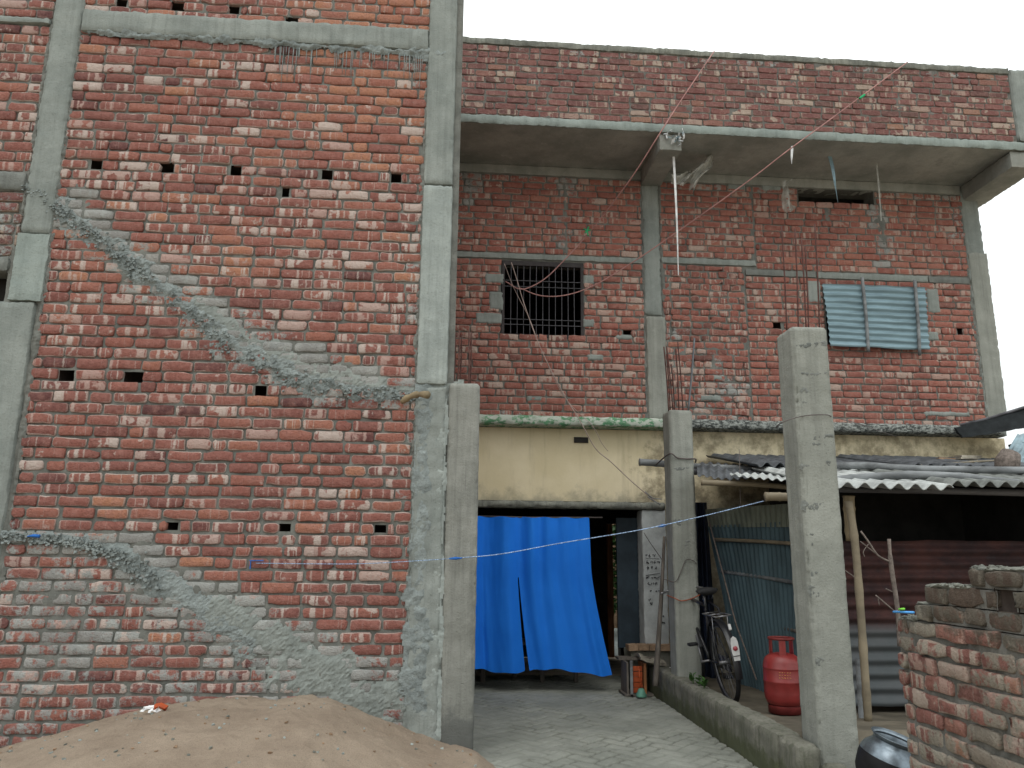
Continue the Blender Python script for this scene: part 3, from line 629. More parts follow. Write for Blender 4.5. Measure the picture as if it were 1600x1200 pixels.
# ------------------------------------------------------------------ free standing columns with rods
def post(label, x0, x1, y0, y1, z0, z1, m, rods, seed, extra=None, res=.022):
    t = thing('concrete_column', label, 'column', ((x0+x1)/2, (y0+y1)/2, z0), 'unfinished concrete columns')
    w = MB(); rough_box(w, (x0, y0, z0), (x1, y1, z1), m, res, .0035, .014, seed)
    if extra: extra(w)
    w.build('shaft', t, smooth=True)
    for (x, y, h, lx, ly, mm, r) in rods:
        w = MB(); pts = [(x, y, z1-.01), (x+lx*.5+.004, y+ly*.5, z1+h*.5), (x+lx, y+ly, z1+h)]
        w.tube(catmull(pts, 5), r, mm, 7); w.build('rebar', t, smooth=True)
    return t
def cracks(zs, x0, x1, y0):
    def f(w):
        F = Face((0, y0, 0), (1, 0, 0), (0, -1, 0))
        for z in zs: bandmesh(w, F, [(x0+.03, z+rnd.uniform(-.02, .02), .012), ((x0+x1)/2, z, .02), (x1-.03, z+.01, .014)], 'conc_dark', .006, .003, .007, 1.0, .004)
    return f
k = [(a, b) for a, b in ((0.0, 6.05), (.02, 6.12), (.05, 6.02), (.065, 6.15), (.135, 6.05), (.15, 6.18))]
def pits(lst, base, Y):
    def f(w):
        base(w); F = Face((0, Y, 0), (1, 0, 0), (0, -1, 0))
        for u, v, du, dv in lst:
            a = P(u-du, v, Y=Y); b = P(u+du, v+1, Y=Y); bandmesh(w, F, [(a.x, a.z, dv*Y/1225), (b.x, b.z, dv*Y/1225)], 'conc_dark', .0055, .002, .006, 1.3, .004)
    return f
post('wide grey concrete column with thin dark rods, against the corner of the left building', -.037, .205, 5.97, 6.24, -.05, 2.757, 'conc_wet',
     [(-.02+a, y, .42+rnd.uniform(0, .06), rnd.uniform(-.01, .01), 0, 'rebar', .006) for a, y in k], 11.)
rd = [(2.285, 8.05, .70, -.03, 0), (2.325, 8.03, .70, -.045, 0), (2.345, 8.2, .66, -.02, 0), (2.39, 8.03, .68, -.01, 0), (2.40, 8.22, .55, -.02, 0), (2.44, 8.05, .76, -.03, 0)]
post('slender grey concrete column with a cluster of rusty rods, right of the blue curtain', 2.27, 2.525, 8.0, 8.26, .0, 2.97, 'conc_post',
     [(x, y, h, a, b, 'rebar', .007) for x, y, h, a, b in rd]+[(2.49, 8.03, .80, .10, .0, 'rebar_grey', .011)], 12., pits([(1075, 845, 3, 4), (1070, 850, 2, 3), (1060, 690, 2, 3), (1060, 815, 2, 4)], cracks([2.35], 2.27, 2.525, 8.0), 8.0))
rd = [(2.44, 5.25, .98, -.035, 0), (2.515, 5.42, .90, -.03, .0), (2.575, 5.25, .68, -.04, 0), (2.60, 5.42, .70, -.03, 0), (2.62, 5.25, .70, -.05, 0)]
rd = []
for (ub, ut, vt) in ((1229, 1221, 352), (1247, 1242, 358), (1259, 1252, 372), (1280, 1273, 350), (1263, 1258, 385)):
    b = P(ub, 508, Y=5.27); t_ = P(ut, vt, Y=5.27); rd.append((b.x, 5.27, t_.z-3.065, t_.x-b.x, 0, 'rebar', .0055))
post('tall grey concrete column with long rods, in front of the shed', 2.385, 2.65, 5.2, 5.47, .0, 3.065, 'conc_post', rd, 13., pits([(1256, 628, 2, 8), (1257, 612, 1, 6), (1280, 694, 9, 3), (1292, 700, 2, 5), (1260, 728, 5, 6), (1293, 722, 2, 5), (1271, 790, 9, 7), (1275, 895, 2, 5), (1273, 925, 2, 6), (1283, 1035, 2, 5), (1285, 965, 1, 5), (1268, 835, 2, 4), (1270, 850, 1, 3), (1290, 640, 2, 3)], cracks([2.27, 2.72, 2.93], 2.385, 2.65, 5.2), 5.2), .018)
# wires around the columns
def wire(name, label, cat, pts, r, m, n=8, group=None, sm=6):
    w = MB(); w.tube(catmull(pts, sm) if len(pts) > 2 else pts, r, m, n); return tag(w.build(name, smooth=True), label, cat, group)
wire('tie_wire', 'dark tie wire wound round the slender column at the bamboo pole', 'wire', [(2.20, 8.33, 2.42), (2.262, 7.99, 2.50), (2.34, 7.985, 2.46), (2.45, 7.985, 2.45), (2.535, 7.99, 2.45), (2.6, 8.2, 2.44)], .008, 'dark_wire')
wire('orange_string', 'thin orange string tied round the slender column at waist height', 'string', [(2.26, 8.27, 1.06), (2.262, 7.99, 1.045), (2.33, 7.985, 1.02), (2.43, 7.985, 1.04), (2.53, 7.985, 1.085), (2.7, 8.2, 1.14)], .005, 'orange_string')
wire('loose_wire', 'thin dark wire bent in a hook on the slender column', 'wire', [P(1038, 905, Y=7.98), P(1055, 909, Y=7.985), P(1064, 893, Y=7.985), P(1072, 875, Y=7.985), P(1083, 876, Y=7.985), P(1089, 882, Y=7.98)], .004, 'dark_wire')
wire('tie_wire', 'thin rusty wire looped round the tall column below its top', 'wire', [P(1213, 668, Y=5.35), P(1222, 660, Y=5.19), P(1255, 650, Y=5.19), P(1290, 648, Y=5.185), P(1303, 652, Y=5.3), P(1340, 662, Y=6.6), P(1400, 682, Y=8.7)], .0035, 'dark_wire')

# ================================================================== RIGHT HOUSE
YH = 9.1; FH = Face((0, YH, 0), (1, 0, 0), (0, -1, 0))
def ph(u, v, Y=YH): q = P(u, v, Y=Y); return q.x, q.z
HB = thing('brick_house', 'two-storey brick house with a jutting roof slab behind the blue curtain', 'building', (3.3, 11.5, 0))
ZF, ZS = 3.04, 6.27
def toneH(a, z): return rnd.gauss(.5, .18)+.15*nz(a*.8, z*.8, 2, 3)+(.15 if z > 4.9 else 0)
def effH(a, z): return rnd.random()**1.5*(1.25 if z < 4.9 and a < 2.4 else .9)
def smearH(a, z):
    s = 0
    for (c, t, b) in ((ph(735, 300)[0], 6.2, 5.5), (ph(882, 300)[0], 6.2, 5.15), (ph(1375, 350)[0], 6.0, 5.1)):
        if b < z < t: s = max(s, sst(.12, .03, abs(a-c))*.8)
    if z > 5.95: s = max(s, sst(5.95, 6.15, z)*.55)
    s = max(s, sst(.08, .02, abs(a-2.37))*.0, sst(6.35, 6.55, a)*.35, sst(3.25, 3.08, z)*.3)
    s += .22*max(0, nz(a*.7, z*1.2, 4, 3))
    return min(1, s)
def rect(u0, v0, u1, v1): a0, z1 = ph(u0, (v0)); a1, z0 = ph(u1, v1); return (a0, a1, z0, z1)
W1 = (ph(784, 470)[0], ph(912, 470)[0], ph(848, 527)[1], ph(848, 409)[1])
W2 = (ph(1290, 500)[0], ph(1445, 500)[0], ph(1370, 540)[1], ph(1370, 446)[1])
VS = (ph(1247, 305)[0], ph(1366, 310)[0], ph(1305, 318)[1], ph(1305, 296)[1])
HH = [putlog(979, 517, 13, 13, YH), putlog(1215, 506, 13, 13, YH), putlog(1500, 512, 11, 11, YH), putlog(1078, 570, 22, 9, YH)]
cA0, cA1 = ph(1006, 450)[0], ph(1034, 450)[0]
l1 = ph(850, 407)[1]; l1t = ph(850, 397)[1]
xin0, xin1 = cA1+.005, ph(1170, 530)[0]
zin1 = ph(1100, 414)[1]
w = MB()
sn = [snap(h, ZF, l1) for h in HH]
brickwork(w, FH, -.05, cA0, ZF, l1, 'brick_mid', [W1]+sn, toneH, smearH, efff=effH, rough=1.1)
brickwork(w, FH, -.05, cA0, l1t, ZS-.12, 'brick_mid', (), toneH, smearH, efff=effH)
brickwork(w, FH, cA1, xin1+.15, zin1+.09, ZS-.12, 'brick_mid', (VS,), toneH, smearH, efff=effH)
zr = ph(1340, 437)[1]
brickwork(w, FH, xin1, 6.62, ZF, zr, 'brick_mid', [W2]+sn, toneH, smearH, efff=effH)
brickwork(w, FH, xin1+.155, 6.62, zr+.095, ZS-.12, 'brick_mid', (VS,), toneH, smearH, efff=effH)
sheet(w, FH, -.05, 6.6, ZF-.1, ZS, .035, 'mortar', mortar_h(smearH), [W1, W2, VS]+sn)
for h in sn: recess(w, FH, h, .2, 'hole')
for h, d in ((W1, .26), (W2, .26), (VS, .26)):
    c = [FH.p(a, z, dd) for dd in (-.012, -d) for a, z in ((h[0], h[2]), (h[1], h[2]), (h[1], h[3]), (h[0], h[3]))]
    w.add(c, [(0, 1, 5, 4), (1, 2, 6, 5), (2, 3, 7, 6), (3, 0, 4, 7)], 'mortar_dark')
WALLH = w
for xx, lo_, hi_ in ((cA0, ZF, 6.15), (cA1+.012, ZF, 6.15), (6.59, ZF, 6.15)): bandmesh(w, FH, [(xx, lo_, .02), (xx+.004, hi_, .02)], 'mortar', .013, .010, .014, 1.5)
# infill where a doorway was bricked up: alternating header rows
w = MB()
brickwork(w, FH, xin0, xin1-.01, ZF, zin1, 'brick_mid', (), lambda a, z: rnd.gauss(.42, .22), lambda a, z: max(0, .25+.6*nz(a*2, z*3, 1, 3)-(z-3.6)*.3), 'mixed', course=.083, efff=lambda a, z: rnd.random()**1.2*(1.3 if z < 4.2 else .8), jd=.006, rough=1.7)
sheet(w, Face((0, YH-.004, 0), (1, 0, 0), (0, -1, 0)), xin0, xin1, ZF, zin1, .03, 'mortar_dark', mortar_h(None, -.024))
o = w.build('brick_infill', HB, smooth=True, color=True)
# cement patches beside the windows, and thin vertical patches
w = WALLH
for (u, v, wu, hv) in ((772, 435, 16, 9), (775, 470, 12, 16), (763, 497, 22, 10), (920, 437, 10, 8), (920, 505, 10, 8), (1458, 470, 12, 22), (1457, 525, 12, 9), (1272, 455, 12, 20), (975, 527, 14, 5), (835, 623, 13, 5), (930, 558, 14, 6), (1120, 590, 14, 5), (1110, 622, 18, 6), (1480, 647, 40, 5), (1205, 293, 18, 7), (1150, 292, 16, 6)):
    a, z = ph(u, v); k = 9.3/1225; rough_box(w, (a-wu*k, YH-.008, z-hv*k), (a+wu*k, YH+.03, z+hv*k), 'conc', .02, .005, .014, u*.1)
for u, v0, v1, hw in ((882, 270, 395, 5), (733, 262, 330, 4), (1375, 320, 415, 6), (1290, 320, 345, 6)):
    a = ph(u, v0)[0]; bandmesh(w, FH, [(a, ph(u, v0)[1], hw*9.3/1225), (a+.02, ph(u, v1)[1], hw*.7*9.3/1225)], 'mortar', .016, .008, .005, .7)
w.build('wall', HB, smooth=True, color=True)
# columns and tie beams of the upper floor
w = MB(); rough_box(w, (cA0, YH-.02, 4.35), (cA1, YH+.2, 6.16), 'conc', .035, .005, .018, 20.); rough_box(w, (cA0+.01, YH-.03, ZF), (cA1+.03, YH+.2, 4.345), 'conc_post', .035, .005, .016, 21.); w.build('column', HB, smooth=True)
w = MB(); rough_box(w, (6.585, YH-.02, ZF-.1), (6.84, YH+.25, 6.2), 'conc', .035, .006, .018, 22.)
rough_box(w, (6.60, YH-.028, ZF+.1), (6.86, YH+.252, 5.35), 'conc_post', .035, .004, .010, 23.); w.build('column', HB, smooth=True)
w = MB(); rough_box(w, (-.05, YH-.022, 6.155), (6.6, YH+.2, ZS+.01), 'soffit', .05, .004, .006, 24.); w.build('tie_beam', HB, smooth=True)
for i, (a0, a1, z0, z1, m) in enumerate(((-.05, cA0-.003, l1+.002, l1t-.002, 'conc'), (cA1+.003, xin1+.15, zin1+.002, zin1+.088, 'conc'), (xin1-.0, W2[0]-.08, zr+.002, zr+.088, 'conc_dark'), (W2[0]-.077, W2[1]+.1, zr-.005, zr+.09, 'conc'), (W2[1]+.103, 6.58, zr-.01, zr+.085, 'conc_dark'))):
    w = MB(); rough_box(w, (a0, YH-.016, z0), (a1, YH+.1, z1), m, .035, .004, .010, 25.+i); w.build('lintel', HB, smooth=True)
# roof slab, cantilever beams, parapet
YE = 8.15
w = MB(); rough_box(w, (-.06, YE, ZS+.012), (7.0, 14, ZS+.115), 'soffit', .06, .006, .006, 30.); w.build('roof_slab', HB, smooth=True)
w = MB(); rough_box(w, (-.06, YE-.025, ZS+.005), (7.02, YE-.003, ZS+.125), 'conc_mid', .03, .006, .012, 31.); w.build('slab_edge', HB, smooth=True)
w = MB(); rough_box(w, (cA0-.01, YE+.01, ZS-.20), (cA1+.03, YH-.03, ZS+.008), 'soffit', .04, .004, .008, 32.); w.build('cantilever_beam', HB, smooth=True)
w = MB(); rough_box(w, (6.62, YE+.01, ZS-.20), (6.98, YH+.25, ZS+.008), 'soffit', .04, .004, .008, 33.); w.build('cantilever_beam', HB, smooth=True)
YPAR = YE+.0; FP = Face((0, YPAR, 0), (1, 0, 0), (0, -1, 0))
zp0, zp1 = ZS+.128, P(1150, 83, Y=YPAR).z-.05
xpe = P(1583, 170, Y=YPAR).x
w = MB()
brickwork(w, FP, -.06, xpe, zp0, zp1-.03, 'brick_dull', (), lambda a, z: rnd.gauss(.5, .2), lambda a, z: .55*sst(zp1-.25, zp1, z)+.2*max(0, nz(a*.8, z, 6, 3)), efff=lambda a, z: rnd.random()**2.2)
sheet(w, FP, -.06, xpe, zp0, zp1, .045, 'mortar_dark', mortar_h(None, -.010))
w.box((-.06, YPAR+.03, zp0), (xpe, YPAR+.15, zp1-.03), 'mortar_dark')
w.box((xpe-.15, YPAR+.16, zp0), (xpe+.1, 13.9, zp1), 'mortar_dark')
w.build('parapet', HB, smooth=False, color=True)
w = MB(); rough_box(w, (-.06, YPAR-.018, zp1-.030), (xpe+.0, YPAR+.16, zp1+.055), 'coping', .035, .007, .010, 34.); w.build('coping', HB, smooth=True)
w = MB(); rough_box(w, (xpe+.003, YPAR-.03, zp0+.002), (xpe+.24, YPAR+.2, zp1+.04), 'conc', .035, .006, .014, 35.); w.build('parapet_pier', HB, smooth=True)
# mould creeping down from the coping
# first floor ledge and ground floor
w = MB(); rough_box(w, (-.05, 8.88, 2.925), (6.62, YH+.2, 3.035), 'ledge', .03, .009, .014, 36.); w.build('ledge', HB, smooth=True)
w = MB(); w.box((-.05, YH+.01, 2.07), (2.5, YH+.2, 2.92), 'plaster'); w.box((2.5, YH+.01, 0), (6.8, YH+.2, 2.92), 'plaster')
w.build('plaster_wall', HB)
w = MB(); VH = rect(897, 683, 919, 692); w.box((VH[0], YH-.01, VH[2]), (VH[1], YH+.009, VH[3]), 'inside'); w.build('vent_hole', HB)  # flat dark box, its colour gives the shade inside the hole
w = MB(); rough_box(w, (-.05, YH-.05, 1.985), (2.50, YH+.15, 2.065), 'coping', .025, .010, .016, 37.); w.build('lintel', HB, smooth=True)
w = MB()  # house shell: side, back with a back doorway, floors
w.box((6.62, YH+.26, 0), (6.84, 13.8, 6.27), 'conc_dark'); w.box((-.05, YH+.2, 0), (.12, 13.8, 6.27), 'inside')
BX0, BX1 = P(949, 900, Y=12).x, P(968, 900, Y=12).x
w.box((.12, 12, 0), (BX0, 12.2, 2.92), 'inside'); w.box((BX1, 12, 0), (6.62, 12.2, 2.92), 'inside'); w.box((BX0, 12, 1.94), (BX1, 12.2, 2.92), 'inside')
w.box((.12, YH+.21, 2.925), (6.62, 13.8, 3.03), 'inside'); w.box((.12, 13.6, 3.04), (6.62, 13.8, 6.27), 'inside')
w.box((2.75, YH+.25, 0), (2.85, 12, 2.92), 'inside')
w.build('core', HB)
w = MB(); w.box((BX0-.01, 11.93, 0), (BX0+.075, 11.99, 1.93), 'wood_brown'); w.build('door_frame', HB)
w = MB(); w.box((1.975, 9.36, .42), (2.30, 9.41, 1.90), 'board'); w.build('door', HB)
w = MB(); rough_box(w, (2.215, YH-.02, .44), (2.50, YH+.24, 1.98), 'whitewash', .03, .004, .006, 38.)
def scrib(w, u, v, s):
    # crooked handwritten strokes
    for k in range(rnd.randint(2, 3)):
        a, b = rnd.uniform(-1, 1), rnd.uniform(-1, 1); c, d = rnd.uniform(-1, 1), rnd.uniform(-1, 1)
        w.tube(catmull([P(u+a*s, v+b*s, Y=YH-.026), P(u+c*s, v+b*s*.2, Y=YH-.026), P(u+c*s*.6, v+d*s, Y=YH-.026)], 3), .0032, 'ink', 4)

for row, us in ((868, (1011, 1016, 1022)), (878, (1012, 1018, 1024, 1029)), (887, (1012, 1019, 1025)), (903, (1012, 1018, 1024, 1030)), (912, (1014, 1020, 1026)), (923, (1018, 1024, 1030)), (937, (1016,)), (943, (1018,)), (963, (1035,)), (972, (1034, 1037))):
    for u in us: scrib(w, u, row, 2.6)
w.tube([P(1009, 899, Y=YH-.026), P(1031, 896, Y=YH-.026)], .003, 'ink', 4); w.tube([P(1009, 872, Y=YH-.026), P(1030, 873, Y=YH-.026)], .002, 'ink', 4)
w.build('doorway_pier', HB, smooth=True)
w = MB(); rough_box(w, (2.03, YH-.12, 0.0), (2.56, YH+.26, .43), 'mossledge', .04, .006, .01, 39.)
w.build('plinth', HB, smooth=True)
w = MB(); FB = Face((0, YH-.14, 0), (1, 0, 0), (0, -1, 0)); 
for i in range(5): w.box((2.0+i*.118, YH-.16, .435), (2.108+i*.118, YH+.0, .495), 'tanbrick', jit=.004)
w.build('brick_course', HB)
# window with iron grille
wd = MB(); a0, a1, z0, z1 = W1; t = .035
for bb in (((a0, YH+.005, z0), (a0+t, YH+.05, z1)), ((a1-t, YH+.005, z0), (a1, YH+.05, z1)), ((a0+t, YH+.006, z1-t-.02), (a1-t, YH+.049, z1)), ((a0+t, YH+.006, z0), (a1-t, YH+.049, z0+t))): wd.box(*bb, 'black_iron')
fr = wd.build('window', HB); fr['label'] = 'square window with a dark iron grille and no glass'
gr = MB()
for i in range(1, 12):
    x = a0+t+(a1-a0-2*t)*i/12; gr.tube([(x, YH+.02, z0+t), (x+rnd.uniform(-.003, .003), YH+.02, (z0+z1)/2), (x, YH+.02, z1-t)], .0042, 'bar', 6)
for f in (.16, .23, .66, .74): gr.tube([(a0+t, YH+.012, z0+(z1-z0)*f), (a1-t, YH+.012, z0+(z1-z0)*f)], .0045, 'bar', 6)
o = gr.build('grille'); o.parent = fr; o.matrix_parent_inverse = fr.matrix_world.inverted() @ Matrix.Identity(4); o.location = (0, 0, 0)
o.matrix_parent_inverse = Matrix.Translation(-HB.location) if False else Matrix.Identity(4)
# sheet-metal window cover
def corr(mb, TL, TR, BL, BR, waves, amp, m, across='v', nl=10, thick=.003, wob=0., ph0=0.):
    """corrugated sheet; across='v': waves stacked from top to bottom (ridges run sideways); 'u': ridges run up and down"""
    TL, TR, BL, BR = map(Vector, (TL, TR, BL, BR)); nrm = (TR-TL).cross(BL-TL).normalized()
    nu, nv = (nl, waves*8) if across == 'v' else (waves*8, nl)
    def fn(s, t):
        p = (TL*(1-s)+TR*s)*(1-t)+(BL*(1-s)+BR*s)*t; q = t if across == 'v' else s
        d = amp*math.sin(q*waves*2*math.pi+ph0)
        if wob: d += wob*nz(p.x*2.2, p.y*2.2, p.z*2.2, 3)
        e = p+nrm*d
        if wob: e += (BL-TL).normalized()*wob*.6*nz(p.x*3+3, p.z*.5, 0, 2)*(t > .97 or t < .03)
        return e
    mb.grid(fn, nu, nv, m, thick=nrm*thick)
wc = thing('window_cover', 'weathered blue corrugated tin sheet fastened over the right window with two battens', 'window cover', (5.7, 9.0, 4.5))
w = MB(); yq = YH-.05
corr(w, P(1286, 443, Y=yq), P(1446, 449, Y=yq-.03), P(1297, 540, Y=yq-.04), P(1453, 547, Y=yq-.02), 10, .013, 'tin_blue', 'v', 24, wob=.02)
w.build('tin_sheet', wc, smooth=True)
for (u0, v0, u1, v1) in ((1347, 434, 1357, 550), (1429, 438, 1437, 555)):
    w = MB(); w.tube(catmull([P(u0, v0, Y=YH-.10), P((u0+u1)/2+1, (v0+v1)/2, Y=YH-.10), P(u1, v1, Y=YH-.10)], 5), .021, 'bamboo_grey', 8); w.build('batten', wc, smooth=True)

# ------------------------------------------------------------------ curtain
def curtain():
    w = MB(); nu, nv = 150, 60
    zt = 1.875
    def fn(s, t):
        xl = .02+.0*t; xr = 1.585+.05*t+.17*max(0, t-.35)**1.3*1.9
        if s > .82: pass
        x = xl+(xr-xl)*s
        zb = .215+.02*math.sin(s*13)+.015*nz(s*5, 0, 0, 2); zb -= .05*sst(.86, .97, s)
        z = zt+.006*math.sin(s*40)+(zb-zt)*t
        f = math.sin(s*38+1.6*math.sin(s*9))*(.030-.010*t)*(1.35-.8*sst(.40, .75, s))+.040*math.sin(s*15+1+t*.6)*t*sst(.62, .3, s)+.030*math.sin(s*8+t)*t+.014*nz(s*9, t*1.5, 0, 3)+.05*math.exp(-((s-.93)/.03)**2)*t-.03*math.exp(-((s-.22)/.02)**2)*(.3+t)
        f += .05*math.exp(-((s-.62)/.2)**2)*t
        y = 9.02-.25*sst(.5, 1, t)*0-f
        # slit
        sl = .475
        if t > .38:
            gp = (t-.38)*.030
            if s < sl: x -= gp*sst(sl-.12, sl, s)*.5; y += .03*sst(sl-.1, sl, s)*(t-.38)
            else: x += gp*sst(sl+.12, sl, s)*1.2; y -= .05*sst(sl+.08, sl, s)*(t-.38)
            z += .02*sst(sl+.2, sl, s)*0
        return Vector((x, y, z))
    i0 = int(.475*nu)
    w.grid(fn, nu, nv, 'cloth', keep=lambda s, t: not (t > .40 and abs(s*nu-.5-i0) < .6))
    return w
cu = curtain().build('curtain', smooth=True, sub=1); tag(cu, 'bright blue cloth curtain hanging in the ground floor doorway', 'curtain')
w = MB(); w.tube([(.12, 9.06, 1.885), (.9, 9.06, 1.875), (1.75, 9.06, 1.885)], .008, 'dark_wire', 6); w.build('curtain_cord', cu, smooth=True)

# ================================================================== low wall, shed, yard
w = MB(); rough_box(w, (2.215, 5.48, -.05), (2.40, 9.0, .30), 'mossledge', .035, .009, .018, 40.)
rough_box(w, (2.215, 5.14, -.05), (2.37, 5.475, .295), 'mossledge', .03, .01, .02, 41.)
tag(w.build('low_wall', smooth=True), 'low mossy plastered kerb wall along the right of the walkway', 'low wall')
w = MB(); rough_box(w, (2.36, 4.85, -.05), (2.53, 5.19, .19), 'mossledge', .035, .010, .02, 42.)
tag(w.build('low_wall', smooth=True), 'short low stub wall in front of the tall column, beside the pot', 'low wall')

SH = thing('shed', 'lean-to shed with wavy cement roofing and rusty iron walls, right of the tall column', 'shed', (4.5, 7.5, .3))
def roofp(x, y): # roof plane
    return 2.02+(y-6.0)*.185-(x-3.1)*.006
def rsheet(x0, x1, y0, y1, m, lift=0., pitch=.137, amp=.024, n=6):
    w = MB(); wv = max(1, round((x1-x0)/pitch))
    corr(w, (x0, y1, roofp(x0, y1)+lift), (x1, y1, roofp(x1, y1)+lift), (x0, y0, roofp(x0, y0)+lift), (x1, y0, roofp(x1, y0)+lift), wv, amp, m, 'u', 14, .007, .006)
    return w.build('roof_sheet', SH, smooth=True)
rsheet(3.02, 4.00, 6.0, 7.7, 'asb'); rsheet(3.98, 5.2, 6.06, 7.8, 'asb_dark', .03); rsheet(3.0, 4.6, 7.5, 9.05, 'tin_dark', .05); rsheet(4.55, 6.6, 7.5, 9.05, 'tin_dark', .08)
rsheet(5.15, 6.7, 6.0, 7.8, 'asb_dark', .05)
# jumble of old sheets left of the column
w = MB(); corr(w, P(1088, 722, Y=8.6), P(1240, 732, Y=8.3), P(1090, 742, Y=7.6), P(1240, 752, Y=7.0), 12, .012, 'tin_dark', 'u', 6, .003, .03); w.build('roof_sheet', SH, smooth=True)
w = MB(); corr(w, P(1145, 738, Y=7.4), P(1245, 744, Y=7.2), P(1140, 742, Y=6.9), P(1245, 754, Y=6.3), 8, .010, 'asb', 'u', 6, .003, .02); w.build('roof_sheet', SH, smooth=True)
# rusty wall with sideways ribs
w = MB(); corr(w, (3.05, 6.72, 1.60), (5.6, 6.72, 1.62), (3.05, 6.68, .25), (5.6, 6.68, .27), 12, .018, 'rust', 'v', 20, .003, .02)
w.build('iron_wall', SH, smooth=True)
w = MB(); w.box((3.45, 8.3, .2), (6.6, 8.34, 2.35), 'inside'); w.box((5.6, 6.7, .2), (5.64, 9, 2.25), 'inside')
w.build('inner_wall', SH)
for q, r, m in (((P(1326, 783, Y=6.15), P(1336, 850, Y=6.15), P(1345, 960, Y=6.15), P(1352, 1060, Y=6.15), P(1357, 1128, Y=6.15)), .030, 'bamboo'), ((P(1340, 1030, Y=6.3), P(1343, 1080, Y=6.3), P(1346, 1130, Y=6.3)), .018, 'bamboo_grey'), ((P(1326, 775, Y=6.3), P(1327, 800, Y=6.3), P(1331, 845, Y=6.28)), .045, 'bamboo_brown')):
    w = MB(); c = catmull(q, 6); w.tube(c, [r*(1+.13*(i % 5 == 0)) for i in range(len(c))], m, 10); w.build('bamboo_post', SH, smooth=True)
w = MB(); w.tube([(3.1, 6.5, 2.03), (4.2, 6.5, 2.03), (5.4, 6.5, 2.02)], .03, 'bamboo_dark', 8); w.build('rafter', SH, smooth=True)
def pole(label, q, r, m, nodes=7, twig=False):
    w = MB(); c = catmull(q, 8); n = len(c); w.tube(c, [r*(1+.12*(i % nodes == 0))*(1-.12*i/n) for i in range(n)], m, 10)
    if twig:
        for i in range(0, n, nodes): w.tube([c[i], c[i]+Vector((rnd.uniform(-.06, .06), -.03, rnd.uniform(.02, .07)))], .005, m, 5)
    return tag(w.build('bamboo_pole', smooth=True), label, 'bamboo pole', 'bamboo poles on the shed roof')
pole('topmost bamboo pole on the shed roof, its pale sawn end left of the slender column', [P(999, 722, Y=8.45), P(1030, 724, Y=8.45), P(1085, 729, Y=8.35), P(1200, 733, Y=7.9), P(1320, 727, Y=7.4), P(1450, 733, Y=7.1), P(1620, 735, Y=6.8)], .038, 'bamboo_grey')
pole('dark wavy bamboo pole between the two columns, under the topmost pole', [P(1082, 737, Y=8.2), P(1150, 741, Y=7.9), P(1240, 737, Y=7.5), P(1300, 739, Y=7.4)], .032, 'bamboo_dark', 5, True)
pole('thick grey bamboo pole lying just above the wavy white roof edge', [P(1290, 753, Y=6.45), P(1330, 748, Y=6.45), P(1420, 742, Y=6.45), P(1500, 745, Y=6.4), P(1560, 752, Y=6.3), P(1640, 760, Y=6.2)], .036, 'bamboo_grey', 8)
pole('thin split bamboo slanting over roof toward the old tree stump', [P(1440, 727, Y=7.6), P(1500, 723, Y=7.9), P(1562, 719, Y=8.2)], .010, 'bamboo', 6)
pole('tan bamboo pole with a cut end hanging between the two columns', [P(1096, 754, Y=7.2), P(1130, 755, Y=7.1), P(1180, 757, Y=7.0), P(1240, 762, Y=6.9)], .026, 'bamboo', 6)
pole('thick tan bamboo stub behind the tall column with the rope tied to it', [P(1196, 776, Y=5.8), P(1215, 776, Y=5.8), P(1245, 777, Y=5.8), P(1300, 779, Y=5.8)], .033, 'bamboo', 9)
# things lying on the roof at the far right
w = MB(); q = P(1482, 722, Y=8.5); w.box((q.x-.1, 8.5, q.z-.03), (q.x+.12, 8.62, q.z+.05), 'tanbrick', jit=.006); tag(w.build('loose_brick'), 'single dusty brick lying on the shed roof', 'brick')
w = MB(); q = P(1515, 718, Y=8.4)
for i in range(3): w.box((q.x-.14+i*.03, 8.4, q.z-.03+i*.03), (q.x+.10+i*.03, 8.55, q.z-.005+i*.03), 'sack', jit=.012)
tag(w.build('roof_tile_scrap'), 'small heap of broken tile scraps on the shed roof beside the stump', 'tile scraps')
w = MB(); w.tube([P(1572, 740, Y=7.4), P(1574, 722, Y=7.4), P(1580, 708, Y=7.4)], [.10, .115, .09], 'twig', 12); tag(w.build('log_stump', smooth=True), 'cut grey log end standing on the shed roof by the bright tin sheet', 'log')
w = MB(); corr(w, P(1590, 678, Y=9.3), P(1690, 690, Y=9.3), P(1555, 735, Y=8.0), P(1660, 745, Y=8.0), 8, .012, 'tin_blue', 'u', 6, .003, .01); tag(w.build('tin_sheet', smooth=True), 'bright blue-white corrugated tin sheet slanting at the far right edge', 'tin sheet')
w = MB(); c = [P(1492, 668, Y=8.86), P(1660, 620, Y=8.3), P(1505, 684, Y=8.8), P(1660, 660, Y=8.15)]
w.grid(lambda s, t: (c[0].lerp(c[1], s)).lerp(c[2].lerp(c[3], s), t)+Vector((0, 0, .02*nz(s*6, t*3, 1, 3))), 30, 8, 'old_roof', thick=(0, .04, 0))
w.tube([P(1500, 664, Y=8.85), P(1540, 655, Y=8.7), P(1660, 618, Y=8.25)], .016, 'bamboo_dark', 8)
nb = MB(); rough_box(nb, (6.9, 9.0, -.03), (10.5, 9.2, 2.86), 'old_roof', .1, .01, .01, 80.); tag(nb.build('added_shade_wall'), 'added dark wall standing in for the shade under the old roof at the far right', 'wall')  # added panel, dark colour fills the bright gap below the roof with shade
tag(w.build('roof_ridge', smooth=True), 'dark old roof edge of the neighbour house at the far right', 'roof')

